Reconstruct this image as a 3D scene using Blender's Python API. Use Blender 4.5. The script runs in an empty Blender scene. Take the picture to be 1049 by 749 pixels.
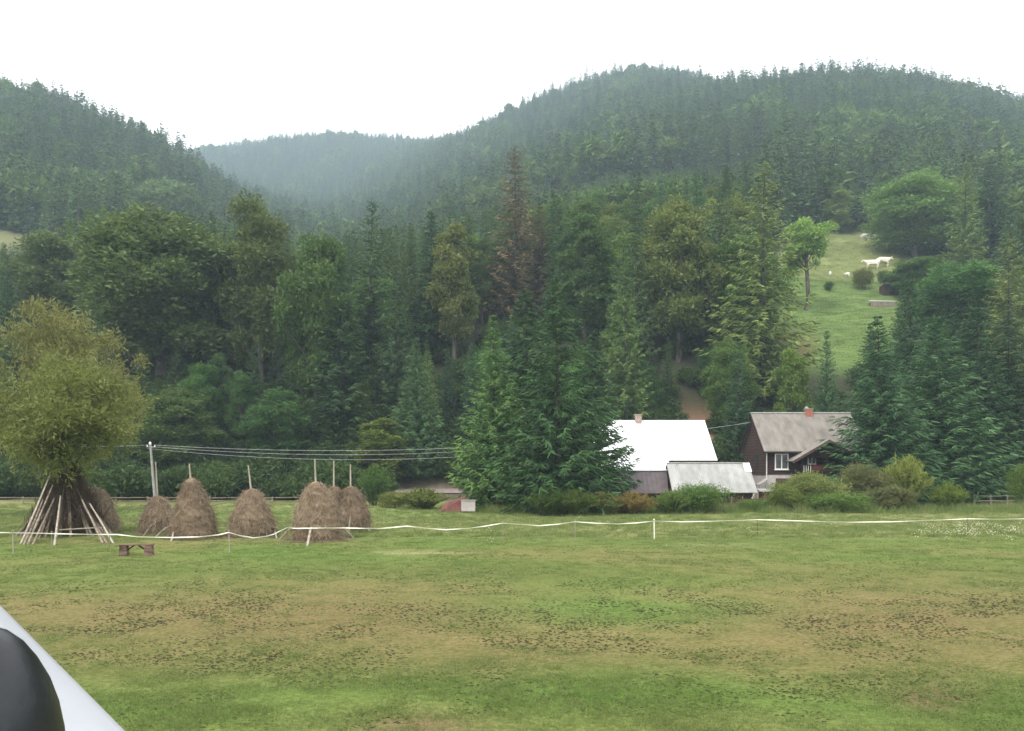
import bpy, math, random
import numpy as np
from mathutils import noise as mnoise, Vector
R = math.radians
SC = bpy.context.scene
COL = SC.collection
random.seed(7)
rng = np.random.default_rng(7)

# ------------------------------------------------------------------ camera, sky, sun, exposure
CAMZ, F, CX, HY = 3.5, 850.0, 524.5, 480.0
cd = bpy.data.cameras.new("camera"); cam = bpy.data.objects.new("camera", cd); COL.objects.link(cam)
cam.location = (0, 0, CAMZ); cam.rotation_euler = (R(90), 0, 0)
cd.sensor_width = 36; cd.lens = 36 * F / 1049.0; cd.shift_y = (HY - 374.5) / 1049.0
cd.clip_start = 0.05; cd.clip_end = 8000
SC.camera = cam
SUN_EL, SUN_AZ = R(52), R(215)          # azimuth clockwise from +Y
wd = bpy.data.worlds.new("World"); SC.world = wd; wd.use_nodes = True
nt = wd.node_tree; bg = nt.nodes["Background"]
sky = nt.nodes.new("ShaderNodeTexSky"); sky.sky_type = 'NISHITA'; sky.sun_disc = False
sky.sun_elevation = SUN_EL; sky.sun_rotation = SUN_AZ; sky.dust_density = 6; sky.air_density = 1.2; sky.altitude = 700
mx = nt.nodes.new("ShaderNodeMix"); mx.data_type = 'RGBA'
mx.inputs[0].default_value = 0.85
nt.links.new(sky.outputs[0], mx.inputs[6]); mx.inputs[7].default_value = (12.2, 11.9, 11.7, 1)
nt.links.new(mx.outputs[2], bg.inputs[0]); bg.inputs[1].default_value = 0.1
sd = bpy.data.lights.new("sun", 'SUN'); so = bpy.data.objects.new("sun", sd); COL.objects.link(so)
sd.energy = 1.4; sd.angle = R(12); sd.color = (1, 0.95, 0.88)
sv = Vector((math.sin(SUN_AZ) * math.cos(SUN_EL), math.cos(SUN_AZ) * math.cos(SUN_EL), math.sin(SUN_EL)))
so.rotation_euler = sv.to_track_quat('Z', 'Y').to_euler()
vs = SC.view_settings; vs.view_transform = 'Standard'; vs.look = 'None'; vs.gamma = 1; vs.use_curve_mapping = False
vs.exposure = 1.32
SC.cycles.max_bounces = 4; SC.cycles.diffuse_bounces = 2; SC.cycles.glossy_bounces = 2
SC.cycles.transparent_max_bounces = 4; SC.cycles.volume_bounces = 0; SC.cycles.transmission_bounces = 2
SC.cycles.use_denoising = True

# ------------------------------------------------------------------ helpers
def at(px, D, z=0.0): return ((px - CX) / F * D, D, z)
def zrow(py, D): return CAMZ + (HY - py) / F * D

def mat(name, col, rough=0.8, col2=None, scale=3.0, bump=0.0, bscale=None, stretch=(1, 1, 1), coord='Object', detail=6, contrast=(0.35, 0.65), spec=0.3, metal=0.0):
    m = bpy.data.materials.new(name); m.use_nodes = True
    t = m.node_tree; N = t.nodes; L = t.links; p = N["Principled BSDF"]
    p.inputs['Base Color'].default_value = (*col, 1); p.inputs['Roughness'].default_value = rough
    p.inputs['Specular IOR Level'].default_value = spec; p.inputs['Metallic'].default_value = metal
    tc = N.new("ShaderNodeTexCoord"); mp = N.new("ShaderNodeMapping"); mp.inputs['Scale'].default_value = stretch
    L.new(tc.outputs[coord], mp.inputs[0])
    if col2:
        n = N.new("ShaderNodeTexNoise"); n.inputs['Scale'].default_value = scale; n.inputs['Detail'].default_value = detail
        L.new(mp.outputs[0], n.inputs['Vector'])
        r = N.new("ShaderNodeValToRGB"); r.color_ramp.elements[0].position = contrast[0]; r.color_ramp.elements[1].position = contrast[1]
        r.color_ramp.elements[0].color = (*col, 1); r.color_ramp.elements[1].color = (*col2, 1)
        L.new(n.outputs[0], r.inputs[0]); L.new(r.outputs[0], p.inputs['Base Color'])
    if bump:
        n2 = N.new("ShaderNodeTexNoise"); n2.inputs['Scale'].default_value = bscale or scale * 3; n2.inputs['Detail'].default_value = 5
        L.new(mp.outputs[0], n2.inputs['Vector'])
        b = N.new("ShaderNodeBump"); b.inputs['Strength'].default_value = bump; b.inputs['Distance'].default_value = 0.05
        L.new(n2.outputs[0], b.inputs['Height']); L.new(b.outputs[0], p.inputs['Normal'])
    return m

def leafmat(name, c1, c2, c3, trans=0.3, nscale=0.5):
    """foliage: per-tree random tone, per-leaf tint attribute, clump noise, object colour as the kind's own tone"""
    m = bpy.data.materials.new(name); m.use_nodes = True
    t = m.node_tree; N = t.nodes; L = t.links
    for n in list(N): N.remove(n)
    out = N.new("ShaderNodeOutputMaterial")
    oi = N.new("ShaderNodeObjectInfo"); at_ = N.new("ShaderNodeAttribute"); at_.attribute_name = "tint"
    r = N.new("ShaderNodeValToRGB"); e = r.color_ramp.elements
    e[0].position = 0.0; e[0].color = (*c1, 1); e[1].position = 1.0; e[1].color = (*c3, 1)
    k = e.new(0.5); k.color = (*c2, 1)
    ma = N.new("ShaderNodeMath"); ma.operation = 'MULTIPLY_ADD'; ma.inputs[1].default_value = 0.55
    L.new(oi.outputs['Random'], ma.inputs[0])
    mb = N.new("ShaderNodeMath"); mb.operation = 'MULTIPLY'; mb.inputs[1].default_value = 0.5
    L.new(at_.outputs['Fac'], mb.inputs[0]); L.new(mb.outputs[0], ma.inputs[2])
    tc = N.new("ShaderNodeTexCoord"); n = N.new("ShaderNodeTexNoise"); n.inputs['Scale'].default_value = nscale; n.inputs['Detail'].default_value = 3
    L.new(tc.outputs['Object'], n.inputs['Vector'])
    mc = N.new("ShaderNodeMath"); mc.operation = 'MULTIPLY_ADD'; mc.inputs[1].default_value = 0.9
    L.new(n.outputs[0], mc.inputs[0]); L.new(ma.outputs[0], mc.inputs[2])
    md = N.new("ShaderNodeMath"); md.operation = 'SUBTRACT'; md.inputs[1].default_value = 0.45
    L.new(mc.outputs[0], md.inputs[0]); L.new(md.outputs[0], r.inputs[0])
    mul = N.new("ShaderNodeMix"); mul.data_type = 'RGBA'; mul.blend_type = 'MULTIPLY'; mul.inputs[0].default_value = 1
    L.new(r.outputs[0], mul.inputs[6]); L.new(oi.outputs['Color'], mul.inputs[7])
    d = N.new("ShaderNodeBsdfPrincipled"); d.inputs['Roughness'].default_value = 0.6; d.inputs['Specular IOR Level'].default_value = 0.25
    tr = N.new("ShaderNodeBsdfTranslucent"); mix = N.new("ShaderNodeMixShader"); mix.inputs[0].default_value = trans
    L.new(mul.outputs[2], d.inputs['Base Color']); L.new(mul.outputs[2], tr.inputs[0])
    L.new(d.outputs[0], mix.inputs[1]); L.new(tr.outputs[0], mix.inputs[2]); L.new(mix.outputs[0], out.inputs[0])
    return m

def link(name, me, parent=None, loc=(0, 0, 0)):
    o = bpy.data.objects.new(name, me); COL.objects.link(o); o.location = loc
    if parent: o.parent = parent
    return o
def tag(o, label=None, cat=None, group=None, kind=None):
    if label: o['label'] = label
    if cat: o['category'] = cat
    if group: o['group'] = group
    if kind: o['kind'] = kind
    return o
def thing(name, loc, label, cat, group=None):
    o = bpy.data.objects.new(name, None); COL.objects.link(o); o.location = loc; o.empty_display_size = 0.2
    return tag(o, label, cat, group)
def rootof(o):
    while o.parent: o = o.parent
    return o

class MB:
    def __init__(s): s.v = []; s.f = []; s.sm = False
    def add(s, vs, fs):
        b = len(s.v); s.v += [tuple(map(float, p)) for p in vs]; s.f += [tuple(b + i for i in f) for f in fs]; return s
    def box(s, a, b):
        x0, y0, z0 = a; x1, y1, z1 = b
        return s.add([(x0,y0,z0),(x1,y0,z0),(x1,y1,z0),(x0,y1,z0),(x0,y0,z1),(x1,y0,z1),(x1,y1,z1),(x0,y1,z1)],
                     [(0,3,2,1),(4,5,6,7),(0,1,5,4),(1,2,6,5),(2,3,7,6),(3,0,4,7)])
    def tube(s, pts, rad, n=8, cap=True):
        pts = [Vector(p) for p in pts]; rings = []
        if not hasattr(rad, '__len__'): rad = [rad] * len(pts)
        vs = []; fs = []
        for i, p in enumerate(pts):
            d = (pts[min(i+1, len(pts)-1)] - pts[max(i-1, 0)]).normalized()
            u = d.cross(Vector((0, 0, 1)));
            if u.length < 0.05: u = d.cross(Vector((1, 0, 0)))
            u.normalize(); w = d.cross(u)
            for k in range(n):
                a = 2*math.pi*k/n; vs.append(p + (u*math.cos(a) + w*math.sin(a))*rad[i])
        for i in range(len(pts)-1):
            for k in range(n): fs.append((i*n+k, i*n+(k+1) % n, (i+1)*n+(k+1) % n, (i+1)*n+k))
        if cap: fs += [tuple(range(n))[::-1], tuple((len(pts)-1)*n+k for k in range(n))]
        return s.add(vs, fs)
    def slab(s, q, th):
        """a slab of thickness th hanging below the quad q"""
        q = [Vector(p) for p in q]; n = (q[1]-q[0]).cross(q[3]-q[0]).normalized()
        if n.z < 0: n = -n
        lo = [p - n*th for p in q]
        return s.add(q + lo, [(0,1,2,3),(7,6,5,4),(0,4,5,1),(1,5,6,2),(2,6,7,3),(3,7,4,0)])
    def lathe(s, prof, n=24, c=(0,0,0), sx=1, sy=1, jit=0):
        vs = []; fs = []
        for r, z in prof:
            for k in range(n):
                a = 2*math.pi*k/n; vs.append((c[0]+r*sx*math.cos(a), c[1]+r*sy*math.sin(a), c[2]+z))
        for i in range(len(prof)-1):
            for k in range(n): fs.append((i*n+k, i*n+(k+1) % n, (i+1)*n+(k+1) % n, (i+1)*n+k))
        return s.add(vs, fs)
    def build(s, name, m, parent=None, smooth=False):
        off = rootof(parent).location if parent else Vector((0,0,0))
        me = bpy.data.meshes.new(name); me.from_pydata([(a-off[0], b-off[1], c-off[2]) for a, b, c in s.v], [], s.f)
        me.validate()
        if smooth: me.polygons.foreach_set('use_smooth', [True]*len(me.polygons))
        me.materials.append(m)
        return link(name, me, parent)

def quadmesh(name, V, tint, m, extra=None, extram=None):
    """V (n,4,3) quads with a per-face tint; extra = MB appended with a second material"""
    n = len(V); v = V.reshape(-1, 3); nv = len(v)
    ev = np.array(extra.v) if extra and extra.v else np.zeros((0, 3)); ef = extra.f if extra else []
    me = bpy.data.meshes.new(name)
    me.vertices.add(nv + len(ev)); me.vertices.foreach_set('co', np.concatenate([v, ev]).astype(np.float32).ravel())
    li = list(range(nv)); starts = list(range(0, nv, 4)); c = nv
    for f in ef:
        starts.append(c); li += [nv + i for i in f]; c += len(f)
    me.loops.add(len(li)); me.loops.foreach_set('vertex_index', li)
    me.polygons.add(len(starts)); me.polygons.foreach_set('loop_start', starts)
    me.polygons.foreach_set('material_index', [0]*n + [1]*len(ef))
    me.update(calc_edges=True); me.validate()
    a = me.attributes.new("tint", 'FLOAT', 'FACE'); a.data.foreach_set('value', np.concatenate([tint, np.full(len(ef), .5)]).astype(np.float32))
    me.materials.append(m)
    if extram: me.materials.append(extram)
    return me

# ------------------------------------------------------------------ materials
M = {}
M['sprucebark'] = mat('spruce_bark', (.035,.03,.026), .95, (.10,.085,.07), 6, .6, 20, (1,1,.2))
M['bark'] = mat('bark', (.06,.05,.042), .95, (.15,.135,.115), 6, .6, 20, (1,1,.2))
M['needles'] = leafmat('spruce_needles', (.020,.040,.020), (.054,.100,.038), (.13,.20,.070), .16)
M['leaves'] = leafmat('broad_leaves', (.046,.084,.024), (.088,.145,.038), (.155,.22,.062), .32)
M['willow'] = leafmat('willow_leaves', (.10,.115,.035), (.19,.205,.07), (.30,.31,.12), .35, .7)
M['weeds'] = leafmat('weed_leaves', (.08,.11,.03), (.15,.19,.055), (.26,.29,.11), .35, 1.2)
M['blade'] = leafmat('grass_blades', (.09,.14,.035), (.155,.215,.055), (.26,.27,.11), .35, .3)
M['hay'] = mat('hay', (.14,.10,.065), 1, (.26,.195,.13), 2.2, 1.0, 14, (1,1,2.5), spec=.1)
M['straw'] = leafmat('hay_strands', (.13,.092,.06), (.24,.178,.118), (.36,.28,.19), .1, 1.0)
M['pole'] = mat('weathered_pole', (.26,.22,.17), .9, (.42,.37,.30), 5, .5, 20, (1,1,.15))
M['polegrey'] = mat('old_grey_pole', (.14,.11,.08), .9, (.32,.26,.20), 5, .5, 20, (1,1,.15))
M['darkwood'] = mat('dark_log_wall', (.022,.010,.009), .85, (.05,.022,.019), 3, .6, 8, (.15,1,6))
M['darkwood2'] = mat('brown_gable_boards', (.06,.036,.028), .85, (.12,.075,.058), 3, .6, 8, (1,.2,6))
M['redwood'] = mat('red_brown_boards', (.06,.02,.017), .85, (.12,.045,.036), 3, .6, 8, (6,1,.2))
M['plaster'] = mat('whitewash', (.42,.37,.35), .9, (.52,.47,.45), 1.5, .2, 9)
M['whitepaint'] = mat('white_window_paint', (.75,.73,.68), .6, (.82,.8,.76), 6)
M['glass'] = mat('window_glass', (.05,.055,.06), .12, spec=.6)
M['asbestos'] = mat('grey_fibre_cement', (.15,.135,.118), .9, (.26,.238,.21), 1.6, .5, 6, (1,.4,.4), contrast=(.3,.7))
M['asbestos2'] = mat('pale_fibre_cement', (.26,.262,.245), .9, (.40,.40,.38), 1.6, .5, 6, (1,.4,.4), contrast=(.3,.7))
M['whitemetal'] = mat('white_sheet_roof', (.93,.93,.94), .45, (.9,.91,.93), .6, .05, 3, spec=.5)
M['purpleroof'] = mat('dull_purple_roof', (.085,.066,.068), .7, (.11,.088,.09), 1.5, .2, 8)
M['brick'] = mat('red_brick', (.32,.09,.06), .9, (.45,.2,.14), 9, .5, 20)
M['greybrick'] = mat('weathered_brick', (.3,.2,.17), .9, (.48,.38,.33), 8, .5, 20)
M['concrete'] = mat('grey_concrete', (.27,.265,.25), .9, (.38,.37,.35), 3, .3, 12)
M['tape'] = mat('white_fence_tape', (.75,.74,.62), .6, (.85,.83,.66), 4, contrast=(.4,.6))
M['wire'] = mat('aluminium_wire', (.30,.30,.31), .5, (.5,.5,.5), 3)
M['vanwhite'] = mat('white_vehicle_paint', (.50,.515,.56), .25, (.47,.49,.53), .8, spec=.5)
M['blackplastic'] = mat('black_plastic', (.008,.009,.012), .36, (.012,.013,.016), 30, .04, 60, spec=.5)
M['rubber'] = mat('rubber', (.02,.02,.02), .8)
M['cream'] = mat('cream_cattle_hide', (.68,.58,.48), .8, (.85,.76,.66), 2)
M['whitewool'] = mat('white_wool', (.8,.78,.7), .95, (.9,.88,.8), 8, .4, 20)
M['benchwood'] = mat('brown_bench_wood', (.045,.028,.02), .8, (.26,.17,.12), 4, .5, 15, (.3,3,3))
M['redsheet'] = mat('faded_red_sheet', (.11,.035,.028), .7, (.18,.07,.055), 2, .4, 7)
M['soil_shade'] = mat('painted_shade', (.035,.035,.016), 1, (.085,.075,.036), 6, .8, 20)  # dark tone painted in for shade at tufts and hoof lips
M['stone'] = mat('pale_stone', (.4,.38,.36), .9, (.6,.57,.53), 2, .6, 9)

# ------------------------------------------------------------------ terrain
PX = [-400, 0, 100, 185, 250, 340, 430, 500, 560, 645, 720, 760, 800, 870, 950, 1049, 1450]
TB = {
 118: [395,405,402,402,402,404,402,398,395,400,398,402,405,405,405,410,420],
 140: [330,352,352,350,350,352,350,340,332,330,326,330,345,347,350,355,365],
 180: [270,300,310,310,318,322,312,292,278,268,262,268,290,296,292,300,315],
 230: [225,262,275,285,312,320,298,265,246,232,222,224,241,246,242,252,270],
 300: [160,216,245,258,290,302,275,240,220,200,190,188,195,197,196,207,235],
 400: [80, 148,172,208,262,282,255,220,198,170,160,155,150,146,150,167,210],
 500: [30, 112,138,182,238,264,235,200,176,143,130,125,117,112,118,141,190],
 600: [50, 118,152,190,224,250,215,182,158,122,112,107,98, 94, 100,130,190],
 850: [150,182,192,205,215,228,178,142,107,81, 92, 116,132,142,152,180,225],
 1050:[165,186,192,196,198,200,160,150,138,138,150,160,170,180,190,210,240],
 1300:[158,158,160,164,152,141,153,168,178,198,210,215,220,225,230,240,260],
 1700:[210,210,210,210,205,200,205,215,225,240,250,255,260,265,270,280,290]}
Dn = [-50, 84, 95, 101] + sorted(TB)
rows = [[0]*17, [0]*17, [.6]*17, [.75]*17] + [[CAMZ + (HY-p)/F*D for p in TB[D]] for D in sorted(TB)]
_T = np.array(rows, float)
gx = np.arange(-400, 1451, 10.0)
gd = np.concatenate([[-50, 84], np.arange(86, 130, 2.0), np.geomspace(130, 1700, 150)])
_a = np.array([np.interp(gx, PX, r) for r in _T])
_G = np.array([np.interp(gd, Dn, _a[:, j]) for j in range(len(gx))])          # (px, D)
for _ in range(8):
    _G[1:-1] = (_G[:-2] + 2*_G[1:-1] + _G[2:])/4
for _ in range(3):
    _b = _G.copy(); _b[:, 14:-1] = (_G[:, 13:-2] + 2*_G[:, 14:-1] + _G[:, 15:])/4; _G = _b
def terr(x, y):
    x = np.asarray(x, float); y = np.asarray(y, float)
    ys = np.maximum(y, 1.0)
    px = np.clip(CX + F*x/ys, -399, 1449); D = np.clip(y, -49, 1699)
    u = (px + 400)/10; i = np.clip(u.astype(int), 0, len(gx)-2); fu = u - i
    j = np.clip(np.searchsorted(gd, D, side='right')-1, 0, len(gd)-2); fv = (D-gd[j])/(gd[j+1]-gd[j])
    return (_G[i, j]*(1-fu)*(1-fv) + _G[i+1, j]*fu*(1-fv) + _G[i, j+1]*(1-fu)*fv + _G[i+1, j+1]*fu*fv)
def tz(x, y): return float(terr(x, y))
def sstep(a, b, x): t = np.clip((x-a)/(b-a), 0, 1); return t*t*(3-2*t)
def blob(px, D, cx, cd_, rx, rd): return np.exp(-(((px-cx)/rx)**2 + ((D-cd_)/rd)**2))

def cover(x, y):
    """land-cover colour of the ground at x, y (n,3)"""
    ys = np.maximum(y, 1.0); px = CX + F*x/ys; D = y
    nz = np.array([mnoise.fractal(Vector((a*.09, b*.16, 0)), 1, 2, 3) for a, b in zip(x, y)]) if len(x) < 300000 else 0
    nz2 = np.array([mnoise.fractal(Vector((a*.03+9, b*.05, 3)), 1, 2, 3) for a, b in zip(x, y)])
    green = np.array([.155,.205,.052]); bright = np.array([.108,.220,.038]); tan = np.array([.20,.16,.070]); straw = np.array([.25,.25,.105])
    forest = np.array([.045,.048,.026]); soil_shade = np.array([.22,.125,.09])
    c = np.tile(green, (len(x), 1))
    def mix(c, col, w): w = np.clip(w, 0, 1)[:, None]; return c*(1-w) + col*w
    c = mix(c, bright, sstep(16, 11.5, D)*.9 + np.clip(nz2, 0, 1)*.8)
    c = mix(c, tan, .42*sstep(12.5, 15, D)*sstep(34, 26, D))
    c = mix(c, tan, .95*blob(px, D, 330, 19.5, 420, 4.6) + .8*blob(px, D, 900, 19, 260, 6) + .5*blob(px, D, 560, 15, 120, 2))
    c = mix(c, bright, .75*blob(px, D, 640, 22, 150, 5) + .5*blob(px, D, 60, 28, 150, 4) + .6*blob(px, D, 620, 13, 150, 1.5))
    c = mix(c, tan, np.clip(nz*.9+.15, 0, .7)*sstep(70, 30, D))
    c = mix(c, soil_shade, blob(px, D, 955, 12.7, 40, .7)*.9 + blob(px, D, 430, 11.3, 60, .5)*.7)
    c = mix(c, straw, sstep(38, 48, D)*sstep(100, 80, D)*(.8+.6*nz))
    c = mix(c, bright*1.15, blob(px, D, 250, 66, 420, 6)*.5)
    c = mix(c, np.array([.38,.36,.2]), (blob(px, D, 425, 34.5, 45, .6) + blob(px, D, 735, 38, 35, .5))*.8)
    # forest floor and the hillside
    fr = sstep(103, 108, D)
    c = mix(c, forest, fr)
    mead = sstep(792, 806, px)*sstep(925, 915, px)*sstep(122, 130, D)*sstep(240, 232, D)
    low = np.array([.13,.195,.06]); up = np.array([.19,.215,.085])
    mc = low[None]*(1-sstep(181, 186, D))[:, None] + up[None]*sstep(181, 186, D)[:, None]
    mc = mix(mc, np.array([.13,.10,.05]), blob(px, D, 812, 136, 22, 7)*1.2)
    mc = mix(mc, np.array([.05,.09,.02]), blob(px, D, 860, 184, 60, 1.5))
    c = c*(1-mead)[:, None] + mc*mead[:, None]
    lm = sstep(60, 48, px)*sstep(222, 228, D)*sstep(272, 262, D)
    c = mix(c, np.array([.15,.155,.075]), lm)
    scar = blob(px, D, 712, 109, 25, 4)*1.5
    c = mix(c, np.array([.27,.15,.10]), scar)
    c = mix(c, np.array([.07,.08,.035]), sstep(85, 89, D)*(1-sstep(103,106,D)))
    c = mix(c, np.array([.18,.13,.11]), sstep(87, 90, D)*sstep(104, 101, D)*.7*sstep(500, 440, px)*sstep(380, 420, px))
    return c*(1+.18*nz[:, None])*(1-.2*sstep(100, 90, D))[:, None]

def in_meadow(px, D, m=0): return ((px > 800-m) & (px < 918+m) & (D > 124-m) & (D < 233)) | ((px < 50) & (D > 226) & (D < 262)) | ((abs(px-712) < 22) & (D > 105) & (D < 113))

th = np.concatenate([np.linspace(-180, -42, 40)[:-1], np.linspace(-42, 42, 360), np.linspace(42, 180, 40)[1:-1]])
rr = np.concatenate([np.linspace(.6, 10, 12), np.geomspace(10.5, 84, 90), np.linspace(85, 125, 40), np.geomspace(127, 260, 80), np.geomspace(265, 1480, 80)])
TH, RR = np.meshgrid(np.radians(th), rr)
X = (RR*np.sin(TH)).ravel(); Y = (RR*np.cos(TH)).ravel()
Z = terr(X, Y)
bumpz = np.array([mnoise.fractal(Vector((a*.5, b*.5, 0)), 1, 2, 4) for a, b in zip(X, Y)])
Z = Z + bumpz*np.interp(RR.ravel(), [0, 20, 90, 300], [.03, .035, .06, .5])
nT, nR = len(th), len(rr)
fc = []
for i in range(nR-1):
    for k in range(nT):
        k2 = (k+1) % nT; fc.append((i*nT+k, i*nT+k2, (i+1)*nT+k2, (i+1)*nT+k))
me = bpy.data.meshes.new('ground')
vs_ = [tuple(p) for p in np.stack([X, Y, Z], 1)] + [(0, 0, 0)]
fc += [(nR*nT, (k+1) % nT, k) for k in range(nT)]
me.from_pydata(vs_, [], fc)
me.polygons.foreach_set('use_smooth', [True]*len(me.polygons))
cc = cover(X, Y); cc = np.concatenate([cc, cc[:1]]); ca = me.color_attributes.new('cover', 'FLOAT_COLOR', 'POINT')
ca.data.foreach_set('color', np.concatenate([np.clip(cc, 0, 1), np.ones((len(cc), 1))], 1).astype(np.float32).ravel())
gm = bpy.data.materials.new('meadow_ground'); gm.use_nodes = True
t = gm.node_tree; N = t.nodes; L = t.links; p = N["Principled BSDF"]; p.inputs['Roughness'].default_value = .95; p.inputs['Specular IOR Level'].default_value = .1
va = N.new("ShaderNodeVertexColor"); va.layer_name = 'cover'
tc = N.new("ShaderNodeTexCoord")
def nz_(scale, detail, st=(1,1,1)):
    mp = N.new("ShaderNodeMapping"); mp.inputs['Scale'].default_value = st; L.new(tc.outputs['Object'], mp.inputs[0])
    n = N.new("ShaderNodeTexNoise"); n.inputs['Scale'].default_value = scale; n.inputs['Detail'].default_value = detail; n.inputs['Roughness'].default_value = .65
    L.new(mp.outputs[0], n.inputs['Vector']); return n
def mul_by(prev, fac, lo, hi, a, b, rgb2):
    r = N.new("ShaderNodeValToRGB"); r.color_ramp.elements[0].position = lo; r.color_ramp.elements[1].position = hi
    r.color_ramp.elements[0].color = (*a, 1); r.color_ramp.elements[1].color = (*b, 1); L.new(fac, r.inputs[0])
    m_ = N.new("ShaderNodeMix"); m_.data_type = 'RGBA'; m_.blend_type = 'MULTIPLY'; m_.inputs[0].default_value = 1
    L.new(prev, m_.inputs[6]); L.new(r.outputs[0], m_.inputs[7]); return m_.outputs[2]
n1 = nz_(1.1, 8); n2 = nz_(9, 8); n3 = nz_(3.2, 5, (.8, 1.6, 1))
c_ = mul_by(va.outputs[0], n1.outputs[0], .35, .65, (.88,.92,.84), (1.14,1.08,1.14), 0)
c_ = mul_by(c_, n2.outputs[0], .38, .62, (.72,.75,.7), (1.25,1.25,1.2), 0)
c_ = mul_by(c_, n3.outputs[0], .34, .40, (.66,.60,.52), (1,1,1), 0)  # sparse dark patches: trampled-tuft shade painted into the ground colour
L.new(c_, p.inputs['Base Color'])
b = N.new("ShaderNodeBump"); b.inputs['Strength'].default_value = .9; b.inputs['Distance'].default_value = .06
ad = N.new("ShaderNodeMath"); ad.operation = 'ADD'; L.new(n2.outputs[0], ad.inputs[0]); L.new(n3.outputs[0], ad.inputs[1])
L.new(ad.outputs[0], b.inputs['Height']); L.new(b.outputs[0], p.inputs['Normal'])
me.materials.append(gm)
tag(link('ground', me), kind='structure')

# gravel track along the foot of the wood
mb = MB(); xs = np.arange(-75, 75.1, 3.0)
pr = []
for x in xs:
    for yy, dz in ((95.2, .10), (95.6, .22), (98, .26), (100.2, .22), (100.6, .10)):
        pr.append((x, yy + .5*math.sin(x*.06), tz(x, yy)+dz))
mb.add(pr, [(i*5+k, (i+1)*5+k, (i+1)*5+k+1, i*5+k+1) for i in range(len(xs)-1) for k in range(4)])
M['gravel'] = mat('gravel', (.17,.13,.115), .95, (.26,.21,.19), 3, .5, 12)
tag(mb.build('dirt_road', M['gravel']), kind='structure')

# haze: the valley's air
hm = bpy.data.materials.new('haze'); hm.use_nodes = True
t = hm.node_tree; N = t.nodes
for n in list(N):
    if n.type == 'BSDF_PRINCIPLED': N.remove(n)
pv = N.new("ShaderNodeVolumePrincipled"); pv.inputs['Density'].default_value = 0.00046; pv.inputs['Color'].default_value = (.66,.86,1,1); pv.inputs['Anisotropy'].default_value = 0.0
t.links.new(pv.outputs[0], N['Material Output'].inputs['Volume'])
tag(MB().box((-1500, -1500, -4), (1500, 1500, 640)).build('haze', hm), kind='stuff')

# ------------------------------------------------------------------ tree builders
def unit(v): return v/np.maximum(np.linalg.norm(v, axis=-1, keepdims=True), 1e-9)
def strips(P, Dv, Ln, W, taper=.35):
    """quads from P along unit Dv, length Ln, width W, random roll"""
    n = len(P); r = unit(rng.normal(size=(n, 3))); s = unit(np.cross(Dv, r))
    W = W[:, None]*.5; E = P + Dv*Ln[:, None]
    return np.stack([P - s*W*.7, P + s*W*.7, E + s*W*taper, E - s*W*taper], 1)
def spruce(H, Rm, nw, bpw, tw, tlen, twid, t0=.05, droop=.3, bare=.0, power=.85, seed=0):
    """needle quads (n,4,3), tint, trunk MB, for a Norway spruce of height H"""
    g = np.random.default_rng(seed); V = []; T = []
    tr = MB(); lean = g.normal(size=2)*.01*H
    tp = [(lean[0]*k*k, lean[1]*k*k, H*k) for k in (0, .25, .5, .75, .98)]
    tr.tube(tp, [H*.0105, H*.0085, H*.006, H*.003, H*.0006], 7)
    gapa = g.uniform(0, 6.28); 
    for i in range(nw):
        t_ = t0 + (1-t0)*(i+g.uniform(-.3, .3))/nw
        t_ = min(max(t_, t0), .995)
        L_env = Rm*(1-t_)**power + .02*H*(1-t_)+.012*H
        if t_ < t0+.12: L_env *= .75 + 2*(t_-t0)
        nb = max(3, int(bpw*(.6 + .4*(1-t_))+g.uniform(-.5, .5)))
        a0 = g.uniform(0, 6.28)
        for k in range(nb):
            a = a0 + 6.283*k/nb + g.uniform(-.35, .35)
            Lb = L_env*g.uniform(.72, 1.12)*(1+.12*math.sin(2*a+gapa+5*t_))
            if g.random() < bare: Lb *= .45
            zz = H*t_ + g.uniform(-.5, .5)*H/nw
            rise = (-droop*(1-t_)+.35*t_)+g.uniform(-.1, .1)
            m = max(3, int(tw*(.4 + .6*Lb/Rm)))
            s = (np.arange(m)+g.uniform(.1, .9, m))/m; s = s**.8
            rad = Lb*s; dz = Lb*(rise*s + .28*s**3*(1-t_)*1.2)
            cx, sx = math.cos(a), math.sin(a)
            base = np.stack([lean[0]*t_*t_+rad*cx, lean[1]*t_*t_+rad*sx, zz+dz], 1)
            for side in (-1, 1, 0):
                ang = a + side*g.uniform(.5, 1.15, m)
                if side == 0: ang = a + g.uniform(-.3, .3, m)
                dd = np.stack([np.cos(ang), np.sin(ang), g.uniform(-.75, .1, m) if side else g.uniform(-1.4, .15, m)], 1)
                dd = unit(dd); ln = (tlen*(.55+.45*(1-s))*(.22+.78*Lb/Rm))*g.uniform(.7, 1.3, m)
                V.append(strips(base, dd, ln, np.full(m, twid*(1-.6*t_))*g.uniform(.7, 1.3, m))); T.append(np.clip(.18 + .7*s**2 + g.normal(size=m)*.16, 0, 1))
    # leader
    m = 6; P = np.tile([lean[0], lean[1], H*.955], (m, 1)); dd = unit(np.stack([g.normal(size=m)*.2, g.normal(size=m)*.2, np.ones(m)], 1))
    V.append(strips(P, dd, np.full(m, H*.05), np.full(m, twid*.5), .1)); T.append(np.full(m, .5))
    return np.concatenate(V), np.concatenate(T), tr

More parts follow.
